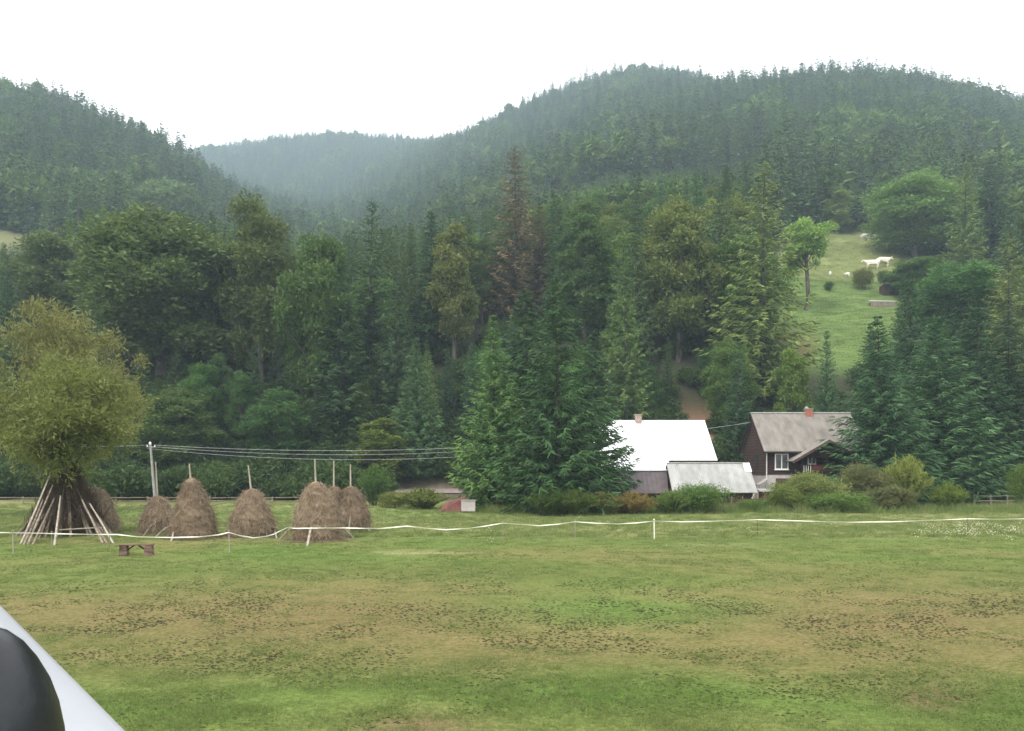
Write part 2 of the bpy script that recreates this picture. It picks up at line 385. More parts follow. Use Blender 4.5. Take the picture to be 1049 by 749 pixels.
def broad(H, Rx, th_, nl, lpl, ls, seed=0, lobe=.3, top=1.0, base=None, trunk=True, spread=1.0, ragged=.25, stems=1, hang=0.0, lw=.6, loose=0.0):
    """leaf quads, tint, trunk MB: crown of nl lobes on limbs, th_ = height of the crown's foot"""
    g = np.random.default_rng(seed); V = []; T = []; tr = MB()
    cz = (H+th_)/2; rz = (H-th_)/2
    r0 = max(.04, H*.018)
    if trunk:
        for q in range(stems):
            o = (g.normal(size=2)*.1*Rx if stems > 1 else np.zeros(2))
            fork = th_+.35*(H-th_)
            tr.tube([(o[0]*.3, o[1]*.3, -.2), (o[0]+g.normal()*.02*H, o[1], th_*.6), (o[0]*2, o[1]*2+g.normal()*.02*H, fork), (o[0]*2.5, o[1]*2.5, cz+rz*.5)], [r0*1.25, r0, r0*.7, r0*.2], 7)
    for i in range(nl):
        # lobe centres: spread through the crown, mostly outside
        for _ in range(20):
            u = g.normal(size=3); u /= np.linalg.norm(u); q = g.uniform(.25, 1)**.5
            lr = Rx*lobe*g.uniform(.7-.6*loose, 1.3); q *= 1+loose*g.uniform(-.4, .55)
            c = np.array([u[0]*(Rx-lr*.8)*q, u[1]*(Rx-lr*.8)*q, cz + u[2]*(rz-lr*.6)*q])
            hfrac = (c[2]-th_)/(H-th_)
            if g.random() < .35+.65*math.sin(math.pi*min(max(hfrac*.9+.1, 0), 1)): break
        c[:2] *= (1 - .35*max(0, hfrac-.5)*2*(1-spread*.5))
        if trunk and i % 2 == 0:
            s0 = np.array([0, 0, th_ + (c[2]-th_)*.45]); mid = (s0+c)/2+np.array([0, 0, -.05*H])*.3
            tr.tube([s0, mid, c], [r0*.35, r0*.22, r0*.06], 5, cap=False)
        n = int(lpl*g.uniform(.7, 1.3)*(lr/(Rx*lobe))**2)
        d = unit(g.normal(size=(n, 3))); d[:, 2] = np.abs(d[:, 2])*np.where(g.random(n) < .72, 1, -1); d = unit(d)
        rad = lr*(1-g.random(n)**1.7*.55)*(1+ragged*np.sin(d[:, 0]*5+i)*np.cos(d[:, 2]*4+i*2)+g.normal(size=n)*ragged*.35)
        P = c + d*rad[:, None]*np.array([1, 1, .85])
        dd = unit(g.normal(size=(n, 3)) + d*.8 + np.array([0, 0, -hang]))
        sz = ls*g.uniform(.6, 1.4, n)
        V.append(strips(P, dd, sz, sz*lw, .25)); T.append(np.clip(g.normal(size=n)*.2 + .45 + .1*g.normal(), 0, 1))
    V = np.concatenate(V); T = np.concatenate(T)
    k = V[:, :, 2].min(1) > .02
    return V[k], T[k], tr

class Proto:
    def __init__(s, name, V, T, tr, m, H):
        s.H = H; s.V = V
        s.crown = quadmesh(name+'_crown', V, T, m)
        b = bpy.data.meshes.new(name+'_trunk'); b.from_pydata(tr.v, [], tr.f); b.materials.append(M['sprucebark' if 'spruce' in name else 'bark']); s.trunk = b
def plant(kind, P, x, y, z, H, W=1.0, rot=0, color=(1,1,1), label='', cat='tree', group=None):
    r = thing(kind, (x, y, z-.15), label, cat, group); s = H/P.H
    r.scale = (s*W, s*W, s); r.rotation_euler = (0, 0, rot)
    c = link('crown' if kind not in ('bush',) else 'foliage', P.crown, r); c.color = (*color, 1)
    if len(P.trunk.vertices): link('trunk' if kind not in ('bush',) else 'stem', P.trunk, r)
    return r

# near spruces (hero detail), forest spruces, far trees (one mesh with both materials)
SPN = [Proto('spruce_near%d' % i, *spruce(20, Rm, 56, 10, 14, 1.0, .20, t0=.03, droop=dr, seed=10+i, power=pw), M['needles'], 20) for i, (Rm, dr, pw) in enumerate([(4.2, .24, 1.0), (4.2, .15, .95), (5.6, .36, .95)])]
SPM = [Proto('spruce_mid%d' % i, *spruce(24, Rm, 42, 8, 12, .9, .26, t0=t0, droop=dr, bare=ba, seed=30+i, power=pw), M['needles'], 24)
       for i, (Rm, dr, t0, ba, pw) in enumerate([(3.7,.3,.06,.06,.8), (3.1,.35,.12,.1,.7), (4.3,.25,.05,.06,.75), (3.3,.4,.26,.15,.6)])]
BRM = [Proto('broad_mid%d' % i, *broad(18, Rx, th_, nl, int(lpl*2.4), .28, seed=50+i, lobe=lo, ragged=.4, lw=.85, loose=.35), M['leaves'], 18)
       for i, (Rx, th_, nl, lpl, lo) in enumerate([(6, 1.2, 74, 300, .28), (4.8, 1.4, 58, 320, .3), (3.4, 1.5, 48, 260, .34), (5.4, 2.2, 60, 300, .28)])]
RND = Proto('broad_round', *broad(18, 7.2, 1.0, 80, 620, .34, seed=61, lobe=.3, ragged=.35, lw=.85, loose=.2), M['leaves'], 18)
def farmesh(name, V, T, tr, m):
    return quadmesh(name, V, T, m, tr, M['bark'])
FAR = [farmesh('far_spruce%d' % i, *spruce(22, Rm, 18, 6, 4, 1.6, .75, t0=t0, droop=.3, bare=.1, seed=70+i, power=.8), M['needles']) for i, (Rm, t0) in enumerate([(3.3,.08), (2.8,.14), (3.8,.06), (2.5,.1)])]
FAR += [farmesh('far_broad%d' % i, *broad(16, Rx, 2.5, 20, 55, 1.1, seed=80+i, lobe=.36), M['leaves']) for i, Rx in enumerate([4.6, 3.6])]

# ------------------------------------------------------------------ hero trees (px, top row, distance, width px, proto, colour, label)
def hero(kind, P, px, top, D, wpx, col, label, rot=0, cat='tree', group=None):
    x, y, _ = at(px, D); z = tz(x, y); H = zrow(top, D) - z
    ext = np.percentile(np.abs(P.V[:, :, 0]), 98.5)*2; W = (wpx/F*D)/ext/(H/P.H)
    return plant(kind, P, x, y, z, H, W, rot, col, label, cat, group)
occupied = []
G1, G2 = (1, 1, 1), (.8, .9, 1)
HERO = [
 ('spruce_tree', SPN[0], 507, 322, 71, 76, (1.3,1.4,1.0), 'bushy light green spruce standing left of the taller spruce beside the white roof'),
 ('spruce_tree', SPN[2], 572, 283, 66, 134, (1.15,1.35,1.0), 'broad tall spruce with drooping branches just left of the white-roofed barn'),
 ('spruce_tree', SPN[1], 541, 296, 76, 112, (.85,.95,.9), 'dark spruce behind and between the two broad spruces left of the barn'),
 ('spruce_tree', SPN[1], 606, 335, 76, 70, (.75,.9,.9), 'shorter dark spruce touching the left end of the white roof'),
 ('spruce_tree', SPN[0], 903, 322, 80, 96, (.8,1.0,1.0), 'dark blue green spruce whose branches overlap the right end of the grey house roof'),
 ('spruce_tree', SPN[2], 934, 285, 92, 100, (.85,1.05,1.0), 'tall blue green spruce behind the yellow green shrub right of the house'),
 ('spruce_tree', SPN[1], 962, 322, 84, 108, (.75,.95,.95), 'dark spruce behind the small round shrub at the field edge'),
 ('spruce_tree', SPM[1], 1000, 312, 90, 96, (.75,.92,.9), 'dark spruce with bare lower trunk standing above the rail fence on the right'),
 ('spruce_tree', SPM[3], 1012, 345, 86, 60, (.75,.95,.95), 'slender dark spruce with pale bare trunk near the right edge rail fence'),
 ('spruce_tree', SPM[3], 1033, 322, 88, 62, (.8,.92,.85), 'spruce with pale bare trunk closest to the right end of the rail fence'),
 ('spruce_tree', SPN[0], 985, 300, 98, 96, (.85,1.0,.95), 'dark spruce in the second row between the trunks on the right and the round shrub'),
 ('broadleaf_tree', BRM[1], 940, 262, 170, 66, (1.1,1.25,1.0), 'mid green leafy tree beneath the big round tree beside the meadow hut'),
 ('spruce_tree', SPM[2], 1034, 236, 112, 74, (1.7,1.35,1.0), 'tall brownish spruce hung with cones at the right edge'),
 ('spruce_tree', SPM[2], 781, 165, 116, 92, (1.75,1.45,1.05), 'very tall brownish green spruce left of the hillside meadow'),
 ('spruce_tree', SPM[0], 755, 348, 104, 42, (.85,1.05,1.0), 'small dark spruce between the two house roofs'),
 ('spruce_tree', SPN[0], 847, 338, 102, 40, (.75,.95,.95), 'small pointed dark spruce behind the grey house below the meadow'),
 ('spruce_tree', SPM[0], 641, 238, 106, 56, (1.5,1.4,.95), 'yellowish green spruce rising behind the left half of the white roof'),
 ('spruce_tree', SPM[2], 529, 150, 146, 66, (2.5,1.12,1.5), 'dying reddish brown spruce towering over the forest'),
 ('spruce_tree', SPM[1], 552, 205, 140, 36, (2.3,1.15,1.5), 'smaller rusty brown spruce right of the dying spruce'),
 ('spruce_tree', SPM[0], 378, 203, 118, 66, (.95,1.0,.85), 'tall pointed spruce standing above the broadleaf crowns behind the haystacks'),
 ('spruce_tree', SPM[1], 443, 214, 128, 44, (.8,.95,.85), 'slender dark spruce left of the russet crown behind the haystacks'),
 ('spruce_tree', SPN[1], 428, 345, 103, 50, (.9,1.05,1.0), 'young spruce with pale tips above the overhead wires'),
 ('spruce_tree', SPM[1], 350, 288, 108, 58, (.9,1.0,.9), 'spruce with bare pale trunk and few branches behind the haystacks'),
 ('spruce_tree', SPM[2], 1013, 160, 190, 50, (.8,.95,1.0), 'tall dark spruce right of the big round tree above the meadow'),
 ('spruce_tree', SPN[0], 893, 330, 110, 50, (1.0,1.2,1.0), 'green spruce rising at the lower right corner of the hillside meadow'),
 ('spruce_tree', SPN[1], 928, 282, 112, 46, (1.1,1.25,.95), 'light green spruce standing at the right side of the hillside meadow'),
 ('spruce_tree', SPM[2], 715, 175, 138, 56, (.8,1.0,.95), 'dark green spruce between the brownish tree and the very tall spruce'),
 ('broadleaf_tree', BRM[0], 168, 204, 122, 150, (1.0,.95,.95), 'great round olive green tree towering behind the left haystacks'),
 ('broadleaf_tree', BRM[1], 268, 206, 118, 92, (1.25,1.0,.95), 'tall tree with brownish crown behind the middle haystack'),
 ('broadleaf_tree', BRM[3], 324, 236, 112, 76, (1.1,1.15,.9), 'fresh green tree left of the tall pointed spruce'),
 ('broadleaf_tree', BRM[2], 466, 224, 126, 50, (1.3,1.0,.95), 'russet crowned tree left of the dying brown spruce'),
 ('broadleaf_tree', BRM[1], 694, 200, 126, 82, (1.35,1.1,.95), 'brownish olive broad tree above the right end of the white roof'),
 ('broadleaf_tree', BRM[2], 810, 352, 103, 40, (2.2,2.0,1.3), 'pale yellow green birch behind the grey house roof'),
 ('broadleaf_tree', BRM[2], 858, 190, 236, 34, (2.2,1.9,1.9), 'pale grey green birch at the top edge of the hillside meadow'),
 ('broadleaf_tree', RND, 938, 178, 208, 96, (2.0,2.05,1.7), 'big round light green tree on the right of the hillside meadow'),
 ('broadleaf_tree', BRM[0], 985, 256, 134, 74, (.9,1.25,1.0), 'dense dark green leafy tree below the big round tree'),
 ('broadleaf_tree', BRM[1], 748, 345, 109, 50, (1.2,1.25,.9), 'green leafy tree right of the bare earth scar behind the barn'),
 ('broadleaf_tree', BRM[3], 60, 238, 142, 90, (1.1,1.0,1.1), 'grey green tree behind the olive willow at the left'),
 ('broadleaf_tree', BRM[2], 600, 215, 128, 60, (1.1,1.15,1.0), 'mid green leafy tree between the dying spruce and the yellowish spruce'),
 ('broadleaf_tree', BRM[3], 282, 395, 104, 60, (1.0,1.25,1.1), 'low leafy tree with fresh green foliage over the wires'),
 ('broadleaf_tree', BRM[2], 392, 425, 100, 60, (1.9,1.5,.9), 'small yellowing tree crossed by the overhead wires'),
 ('broadleaf_tree', BRM[1], 180, 395, 103, 80, (1.2,1.15,1.0), 'leafy tree crown just above the utility pole lamp'),
]
for i, h in enumerate(HERO):
    hero(*h[:7], h[7], rot=i*1.3); x, y, _ = at(h[2], h[4]); occupied.append((x, y, h[5]/F*h[4]*.32))
# meadow tree with a bare tall trunk
PM = Proto('pollard', *broad(15, 3.5, 5.2, 34, 420, .3, seed=93, lobe=.34, loose=.7, ragged=.4, lw=.8), M['leaves'], 15)
hero('broadleaf_tree', PM, 825, 222, 158, 46, (2.0,2.1,1.5), 'leafy tree on a tall bare trunk at the left side of the hillside meadow')
# willows in the field, left
WIL = Proto('willow_near', *broad(9.8, 4.0, 2.9, 76, 540, .19, seed=95, lobe=.28, loose=.75, ragged=.6, hang=.2, lw=.45, stems=2), M['willow'], 9.8)
WIL2 = Proto('willow_back', *broad(16, 5.6, 3, 70, 600, .28, seed=96, lobe=.28, loose=.75, ragged=.6, hang=.2, lw=.5), M['willow'], 16)
x, y, _ = at(64, 44); plant('willow_tree', WIL, x, y, 0, 9.6, .98, .4, (.86,.92,.66), 'olive green willow with poles propped round its trunk at the left of the field')
x, y, _ = at(72, 66); plant('willow_tree', WIL2, x, y, 0, zrow(303, 66), .78, 1.2, (.88,.84,.68), 'taller yellow brown willow standing behind the olive willow')
x, y, _ = at(-25, 60); plant('willow_tree', WIL2, x, y, 0, zrow(350, 60), .75, 2.2, (.8,.85,.7), 'olive willow cut off by the left edge of the frame')

# ------------------------------------------------------------------ forest by scatter
def scatter(D0, D1, s):
    pts = []
    ny = int((D1-D0)/s)
    for j in range(ny):
        y0 = D0+j*s; hw = .70*(y0+s)+6
        nx = int(2*hw/s); 
        for i in range(nx):
            pts.append((-hw+(i+rng.random())*s, y0+rng.random()*s))
    return np.array(pts)
pts = np.concatenate([scatter(104, 300, 5.4), scatter(300, 650, 6.2), scatter(650, 1400, 8.0)])
px = CX + F*pts[:, 0]/pts[:, 1]; D = pts[:, 1]
keep = ~in_meadow(px, D, 0) & (px > -70) & (px < 1120)
keep &= ~((px > 776) & (px < 808) & (D > 118) & (D < 205))
keep &= ~((px > 735) & (px < 935) & (D < 124)) & ~((abs(px-712) < 28) & (D < 113)) & ~((px > 590) & (px < 735) & (D < 108))
for ox, oy, r in occupied: keep &= ((pts[:, 0]-ox)**2 + (pts[:, 1]-oy)**2) > r*r
pts = pts[keep]; px = px[keep]; D = D[keep]
gz = terr(pts[:, 0], pts[:, 1])
Hs = np.clip(rng.normal(21.5, 3.4, len(pts)), 12, 31)
pn = np.array([mnoise.noise(Vector((a*.018, b*.018, 5))) for a, b in pts])
isb = (rng.random(len(pts)) < np.clip(.20 + pn*.9 + .15*(D < 170)*(px < 360) - .12*(D > 350), .02, .85))
# canopy limits that keep the silhouettes where the photograph has them
cap = np.where(D < np.where(px < 125, 222, 330), np.interp(px, [0, 60, 110, 200, 240, 330, 430, 470, 560, 640, 700, 760, 800, 1049], [246, 242, 214, 210, 222, 236, 222, 212, 190, 172, 168, 165, 120, 120]), -999)
Hcap = CAMZ + (HY-cap)/F*D - gz
cap = np.where((px > 898) & (px < 985) & (D < 207), 268, cap)
for h_ in HERO + [('', None, 825, 222, 158, 60)]:
    q_ = (abs(px-h_[2]) < .42*h_[5]) & (D < h_[4]+3); cap = np.where(q_, np.maximum(cap, h_[3]+.6*(430-h_[3])), cap)
Hcap = CAMZ + (HY-cap)/F*D - gz
Hs = np.where(cap > 0, np.minimum(Hs, Hcap*rng.uniform(.82, 1.0, len(pts))), Hs)
# front row below the meadow must stay low
mm = (px > 790) & (px < 925) & (D < 126); Hs[mm] = np.minimum(Hs[mm], 6)
k = Hs > 5.5
pts, px, D, gz, Hs, isb = pts[k], px[k], D[k], gz[k], Hs[k], isb[k]
# drop what the hill itself hides
ang = np.zeros(len(pts)); 
for i0 in range(0, len(pts), 4000):
    s_ = slice(i0, i0+4000); f_ = np.linspace(.12, .97, 40)[None]
    xx = pts[s_, 0][:, None]*f_; yy = pts[s_, 1][:, None]*f_
    ang[s_] = ((terr(xx, yy)-CAMZ)/yy).max(1)
vis = (gz+Hs-CAMZ)/D > ang + .004
pts, px, D, gz, Hs, isb = pts[vis], px[vis], D[vis], gz[vis], Hs[vis], isb[vis]
o_ = np.argsort(D); pts, px, D, gz, Hs, isb = pts[o_], px[o_], D[o_], gz[o_], Hs[o_], isb[o_]
print('forest trees', len(pts))
TONES = [('dark green', (.85,.88,.85)), ('blue green', (.82,.98,1.08)), ('mid green', (1.1,1.15,.9)), ('olive green', (1.45,1.3,.9))]
ZONES = [(120, 'behind the olive willow'), (240, 'behind the left haystacks'), (340, 'behind the middle haystacks'), (460, 'behind the overhead wires'), (620, 'behind the near spruce clump'), (740, 'behind the white-roofed barn'), (800, 'between barn and house'), (930, 'around the hillside meadow'), (5000, 'near the right edge')]
FT = {}
NS, NB = 300 - sum(h[0] == 'spruce_tree' for h in HERO), 120
cs = cb = 0; isobj = np.zeros(len(pts), bool)
for i in range(len(pts)):
    if isb[i] and cb < NB: cb += 1
    elif not isb[i] and cs < NS: cs += 1
    else: continue
    isobj[i] = True
    zone = next(z for a, z in ZONES if px[i] < a)
    dep = 'low in the wood' if D[i] < 125 else 'midway up the wood' if D[i] < 150 else 'high in the wood'
    tn, tc_ = TONES[rng.integers(4)]
    if isb[i]:
        q = int(rng.integers(4)); P = BRM[q]; kind, noun = 'broadleaf_tree', 'leafy tree'; shp = ['spreading', 'rounded', 'narrow', 'high crowned'][q]
        tc_ = tuple(v*rng.uniform(.9, 1.15) for v in tc_); H = Hs[i]*.85; W = 1.0
    else:
        q = int(rng.integers(4)); P = SPM[q]; kind, noun = 'spruce_tree', 'spruce'; shp = ['pointed', 'slim', 'broad', 'bare stemmed'][q]; H = Hs[i]; W = rng.uniform(.85, 1.15)
    o_t = plant(kind, P, pts[i, 0], pts[i, 1], gz[i], H, W, rng.uniform(0, 6.28), tc_, f'{shp} {tn} {noun} {dep} {zone}', 'tree', f'{"leafy trees" if isb[i] else "spruces"} {dep} {zone}')
    FT.setdefault(o_t['label'], []).append((px[i], o_t))
for lab_, l_ in FT.items():
    l_.sort(key=lambda q: q[0]); n_ = len(l_)
    if n_ in (2, 3, 4, 5):
        for w_, (_, o_t) in zip({2: ['leftmost', 'rightmost'], 3: ['leftmost', 'middle', 'rightmost'], 4: ['leftmost', 'second leftmost', 'second rightmost', 'rightmost'], 5: ['leftmost', 'second leftmost', 'middle', 'second rightmost', 'rightmost']}[n_], l_):
            o_t['label'] = w_ + ' ' + lab_
print('objects', cs, cb, 'stuff from D', D[~isobj][:3])

def scatter_stuff(name, meshes, P, S, Rz, idx):
    """one object: instances of the meshes on points"""
    src = bpy.data.collections.new(name + '_kinds')
    for i, m_ in enumerate(meshes):
        src.objects.link(bpy.data.objects.new('kind_%02d' % i, m_))
    me = bpy.data.meshes.new(name); me.vertices.add(len(P)); me.vertices.foreach_set('co', np.asarray(P, np.float32).ravel())
    a = me.attributes.new('sc', 'FLOAT_VECTOR', 'POINT'); a.data.foreach_set('vector', np.asarray(S, np.float32).ravel())
    a = me.attributes.new('rz', 'FLOAT_VECTOR', 'POINT'); a.data.foreach_set('vector', np.stack([np.zeros(len(P)), np.zeros(len(P)), Rz], 1).astype(np.float32).ravel())
    a = me.attributes.new('ix', 'INT', 'POINT'); a.data.foreach_set('value', np.asarray(idx, np.int32))
    g = bpy.data.node_groups.new(name, 'GeometryNodeTree')
    g.interface.new_socket('Geometry', in_out='INPUT', socket_type='NodeSocketGeometry'); g.interface.new_socket('Geometry', in_out='OUTPUT', socket_type='NodeSocketGeometry')
    N = g.nodes; L = g.links; gi = N.new('NodeGroupInput'); go = N.new('NodeGroupOutput')
    ci = N.new('GeometryNodeCollectionInfo'); ci.inputs['Collection'].default_value = src; ci.inputs['Separate Children'].default_value = True; ci.inputs['Reset Children'].default_value = True
    ip = N.new('GeometryNodeInstanceOnPoints'); ip.inputs['Pick Instance'].default_value = True
    def na(nm, ty):
        n = N.new('GeometryNodeInputNamedAttribute'); n.data_type = ty; n.inputs[0].default_value = nm; return n.outputs[0]
    L.new(gi.outputs[0], ip.inputs['Points']); L.new(ci.outputs[0], ip.inputs['Instance'])
    L.new(na('ix', 'INT'), ip.inputs['Instance Index']); L.new(na('rz', 'FLOAT_VECTOR'), ip.inputs['Rotation']); L.new(na('sc', 'FLOAT_VECTOR'), ip.inputs['Scale'])
    L.new(ip.outputs[0], go.inputs[0])
    o = link(name, me); md_ = o.modifiers.new('scatter', 'NODES'); md_.node_group = g
    o.color = (1.12, 1.16, 1.1, 1) if 'forest' in name else (1, 1, 1, 1)
    return o
r_ = ~isobj; n_ = int(r_.sum())
idx = np.where(isb[r_], rng.integers(4, 6, n_), rng.integers(0, 4, n_))
hs = Hs[r_]/np.where(isb[r_], 18, 22); ws = hs*rng.uniform(.95, 1.4, n_)
o = scatter_stuff('distant_forest', FAR, np.stack([pts[r_, 0], pts[r_, 1], gz[r_]-.3], 1), np.stack([ws, ws, hs], 1), rng.uniform(0, 6.28, n_), idx)
tag(o, 'dense spruce forest covering the hazy hills behind the valley', 'forest', kind='stuff')

# undergrowth along the foot of the wood
und = [quadmesh('und%d' % i, *broad(3, 2.2, .1, 14, 120, .32, seed=120+i, lobe=.45, trunk=False)[:2], M['leaves']) for i in range(2)]
U = []
for q in range(900):
    ux = rng.uniform(-80, 1110); uD = rng.uniform(101.5, 112) if rng.random() < .7 else rng.uniform(112, 135)
    if 792 < ux < 925 and uD > 122: continue
    if abs(ux-712) < 24 and uD < 112: continue
    a, b_, _ = at(ux, uD); U.append((a, b_, tz(a, b_)-.1))
for q in range(230):
    ux = rng.uniform(-80, 1130); uD = rng.uniform(86.5, 94.5)
    if 395 < ux < 500 or 585 < ux < 960: continue
    a, b_, _ = at(ux, uD); U.append((a, b_, tz(a, b_)-.1))
s_ = rng.uniform(.3, 1.4, len(U))
o = scatter_stuff('undergrowth', und, U, np.stack([s_, s_, s_*.9], 1), rng.uniform(0, 6.28, len(U)), rng.integers(0, 2, len(U))); o.color = (.62, .68, .6, 1)  # leaf colour darkened to paint in the shade at the wood's foot
tag(o, 'dark low undergrowth along the foot of the wood', 'undergrowth', kind='stuff')

# ------------------------------------------------------------------ shrubs and weeds
SHR = [Proto('shrub%d' % i, *broad(3, 2.2, .15, 34, 380, .17, seed=130+i, lobe=.36, ragged=.4, stems=4, lw=.35), M['willow' if i == 0 else 'weeds'], 3) for i in range(3)]
def radial(H, R_, n, seed, seg=5, wl=.22):
    """a shrub of upright shoots that fan out from the foot, leaves along each"""
    g = np.random.default_rng(seed); V = []; T = []; tr = MB()
    for i in range(n):
        a = g.uniform(0, 6.28); k_ = g.random()**.6; tip = np.array([R_*k_*math.cos(a), R_*k_*math.sin(a), H*(1.02-.45*k_*k_)*g.uniform(.75, 1.05)])
        b0 = np.array([math.cos(a), math.sin(a), 0])*R_*.25*k_
        m = int(16*H)
        s = np.linspace(.12, 1, m); P = b0+(tip-b0)*s[:, None]; P[:, 2] += .12*H*np.sin(s*3.14)
        dd = unit((tip-b0)/np.linalg.norm(tip-b0)+g.normal(size=(m, 3))*.75)
        V.append(strips(P, dd, g.uniform(.6, 1.3, m)*wl, np.full(m, wl*.4), .2)); T.append(np.clip(.3+.3*s+g.normal(size=m)*.15, 0, 1))
        if i % 6 == 0: tr.tube([b0, (b0+tip)/2+np.array([0, 0, .1*H]), tip], [.03, .02, .006], 4, cap=False)
    return np.concatenate(V), np.concatenate(T), tr
RAD = [Proto('fan_shrub%d' % i, *radial(2.6, 1.8, 150, 140+i), M['weeds'], 2.6) for i in range(2)]
def shrub(P, px_, top, D_, wpx, col, label, cat='shrub'):
    x, y, _ = at(px_, D_); z = tz(x, y); H = zrow(top, D_)-z; ext = np.abs(P.V[:, :, 0]).max()*2*.9
    plant('bush', P, x, y, z+.1, H, (wpx/F*D_)/ext/(H/P.H), rng.uniform(0, 6), col, label, cat, 'shrubs along the field edge')
for a in [
 (RAD[0], 383, 478, 78, 38, (.75,1.05,.8), 'pointed green shrub right of the last haystack'),
 (RAD[1], 432, 500, 72, 60, (1.25,1.2,.9), 'low yellow green grassy shrub left of the near spruces'),
 (SHR[1], 405, 503, 74, 40, (1.2,1.1,.8), 'small straw green bush beside the pointed green shrub'),
 (RAD[0], 560, 500, 61, 52, (.7,.9,.6), 'weedy green bush under the broad tall spruce'),
 (RAD[1], 588, 501, 61.5, 52, (.8,.9,.6), 'weedy bush left of the reddish seeding weeds'),
 (RAD[0], 648, 504, 64, 56, (1.3,.85,.7), 'reddish brown seeding weeds in front of the purple lean-to'),
 (RAD[1], 618, 504, 63, 46, (1.0,.85,.7), 'brown green weeds left of the purple lean-to'),
 (SHR[2], 715, 494, 66, 84, (.55,.8,.45), 'rounded green bush in front of the grey shed'),
 (RAD[1], 686, 503, 64, 44, (.7,.9,.55), 'leafy weeds left of the rounded green bush'),
 (SHR[1], 773, 511, 68, 44, (.75,1.0,.6), 'low green bush in front of the little red hut'),
 (SHR[2], 806, 493, 68, 62, (1.0,1.05,.7), 'olive green bush hiding the lower wall of the house'),
 (SHR[0], 838, 483, 69, 74, (.9,1.0,.75), 'wide olive bush below the house balcony'),
 (SHR[0], 886, 474, 70, 60, (.72,.72,.72), 'greyish brown willow bush left of the yellow green one'),
 (RAD[1], 926, 468, 70, 54, (1.35,1.3,.8), 'yellow green willow bush right of the grey brown one'),
 (SHR[0], 906, 497, 68, 70, (.6,.62,.55), 'dark brownish bush at the foot of the yellow green willow'),
 (SHR[2], 860, 503, 66, 84, (.7,.95,.55), 'low leafy bank of weeds below the balcony bush'),
 (RAD[0], 971, 495, 69, 40, (1.35,1.45,.75), 'small round bright green bush left of the rail fence'),
 (SHR[1], 1050, 474, 70, 36, (.9,1.1,.7), 'green bush cut by the right edge of the frame'),
]: shrub(*a)
# bushes on the hillside meadow
for a in [(SHR[1], 884, 274, 178, 24, (1.0,.9,.6), 'small brownish tree on the hillside meadow left of the little hut'),
          (SHR[2], 849, 288, 176, 14, (.5,.8,.5), 'tiny dark bush on the hillside meadow'),
          (SHR[2], 905, 276, 182, 16, (.6,.7,.5), 'dark bush beside the pale cattle')]: shrub(*a)

# ------------------------------------------------------------------ buildings
def ridged(mbo, x0, x1, ya, za, yb, zb, n, amp=.035):
    """corrugated sheet between edge a and edge b"""
    vs = []; fs = []
    for i in range(n+1):
        x = x0+(x1-x0)*i/n; h = amp*(i % 2)
        vs += [(x, ya, za+h), (x, yb, zb+h)]
    fs = [(2*i, 2*i+2, 2*i+3, 2*i+1) for i in range(n)]
    return mbo.add(vs, fs)
def gable_wall(mbo, x, th_, y0, y1, z0, ze, yr, zr):
    """pentagon gable at x..x+th_"""
    P_ = [(y0, z0), (y1, z0), (y1, ze), (yr, zr), (y0, ze)]
    vs = [(x, a, b) for a, b in P_]+[(x+th_, a, b) for a, b in P_]
    return mbo.add(vs, [(0,1,2,3,4), (9,8,7,6,5)]+[(i, i+5, (i+1) % 5+5, (i+1) % 5) for i in range(5)])

# white-roofed barn
B = thing('barn', (14.6, 86, 0), 'long barn under a gleaming white sheet roof with a purple lean-to', 'barn')
mb = MB(); mb.box((8.9, 83.9, -.5), (20.3, 84.1, 4.5)); mb.box((8.9, 93.7, -.5), (20.3, 93.9, 4.5))
gable_wall(mb, 20.1, .18, 84.1, 93.7, -.5, 4.5, 89, 8.25); gable_wall(mb, 8.9, .18, 84.1, 93.7, -.5, 4.5, 89, 8.25)
mb.build('wall', M['redwood'], B)
sl = (8.58-4.33)/5.5
mb = MB(); mb.slab([(8.4, 83.5, 4.33), (20.68, 83.5, 4.33), (20.68, 89, 8.58), (8.4, 89, 8.58)], .08)
mb.slab([(8.4, 94.5, 4.33), (20.68, 94.5, 4.33), (20.68, 89.01, 8.575), (8.4, 89.01, 8.575)], .08)
mb.slab([(8.4, 82.2, 4.33-1.3*sl), (15.75, 82.2, 4.33-1.3*sl), (15.75, 83.495, 4.327), (8.4, 83.495, 4.327)], .08)
rf = mb.build('roof', M['whitemetal'], B)
mb = MB()
for x in np.arange(8.6, 20.6, .62): mb.tube([(x, 83.52, 4.36), (x, 88.98, 8.6)], .018, 4)
mb.tube([(8.4, 89, 8.62), (20.68, 89, 8.62)], .06, 8); mb.build('roof_seam', M['whitemetal'], rf)
mb = MB(); mb.box((13.2, 88.6, 8.2), (13.85, 89.2, 9.2)); mb.box((13.13, 88.53, 9.2), (13.92, 89.27, 9.3)); mb.build('chimney', M['greybrick'], rf)
mb = MB(); mb.box((16.0, 83.42, 4.1), (20.6, 83.49, 4.3)); mb.build('eave_board', M['darkwood'], rf)
mb = MB(); mb.slab([(9.4, 79.5, 1.12), (15.0, 79.5, 1.12), (15.35, 82.3, 3.22), (9.4, 82.3, 3.22)], .06); lt = mb.build('lean_to_roof', M['purpleroof'], B)
mb = MB()
for x in np.arange(9.6, 15, .45): mb.tube([(x, 79.52, 1.15), (x+.02, 82.28, 3.24)], .014, 4)
mb.build('roof_seam', M['purpleroof'], lt)
mb = MB(); mb.box((9.5, 79.8, -.3), (14.8, 79.9, 1.05)); mb.box((14.7, 79.9, -.3), (14.8, 83.9, 1.05)); lw_ = mb.build('lean_to_wall', M['redwood'], B)
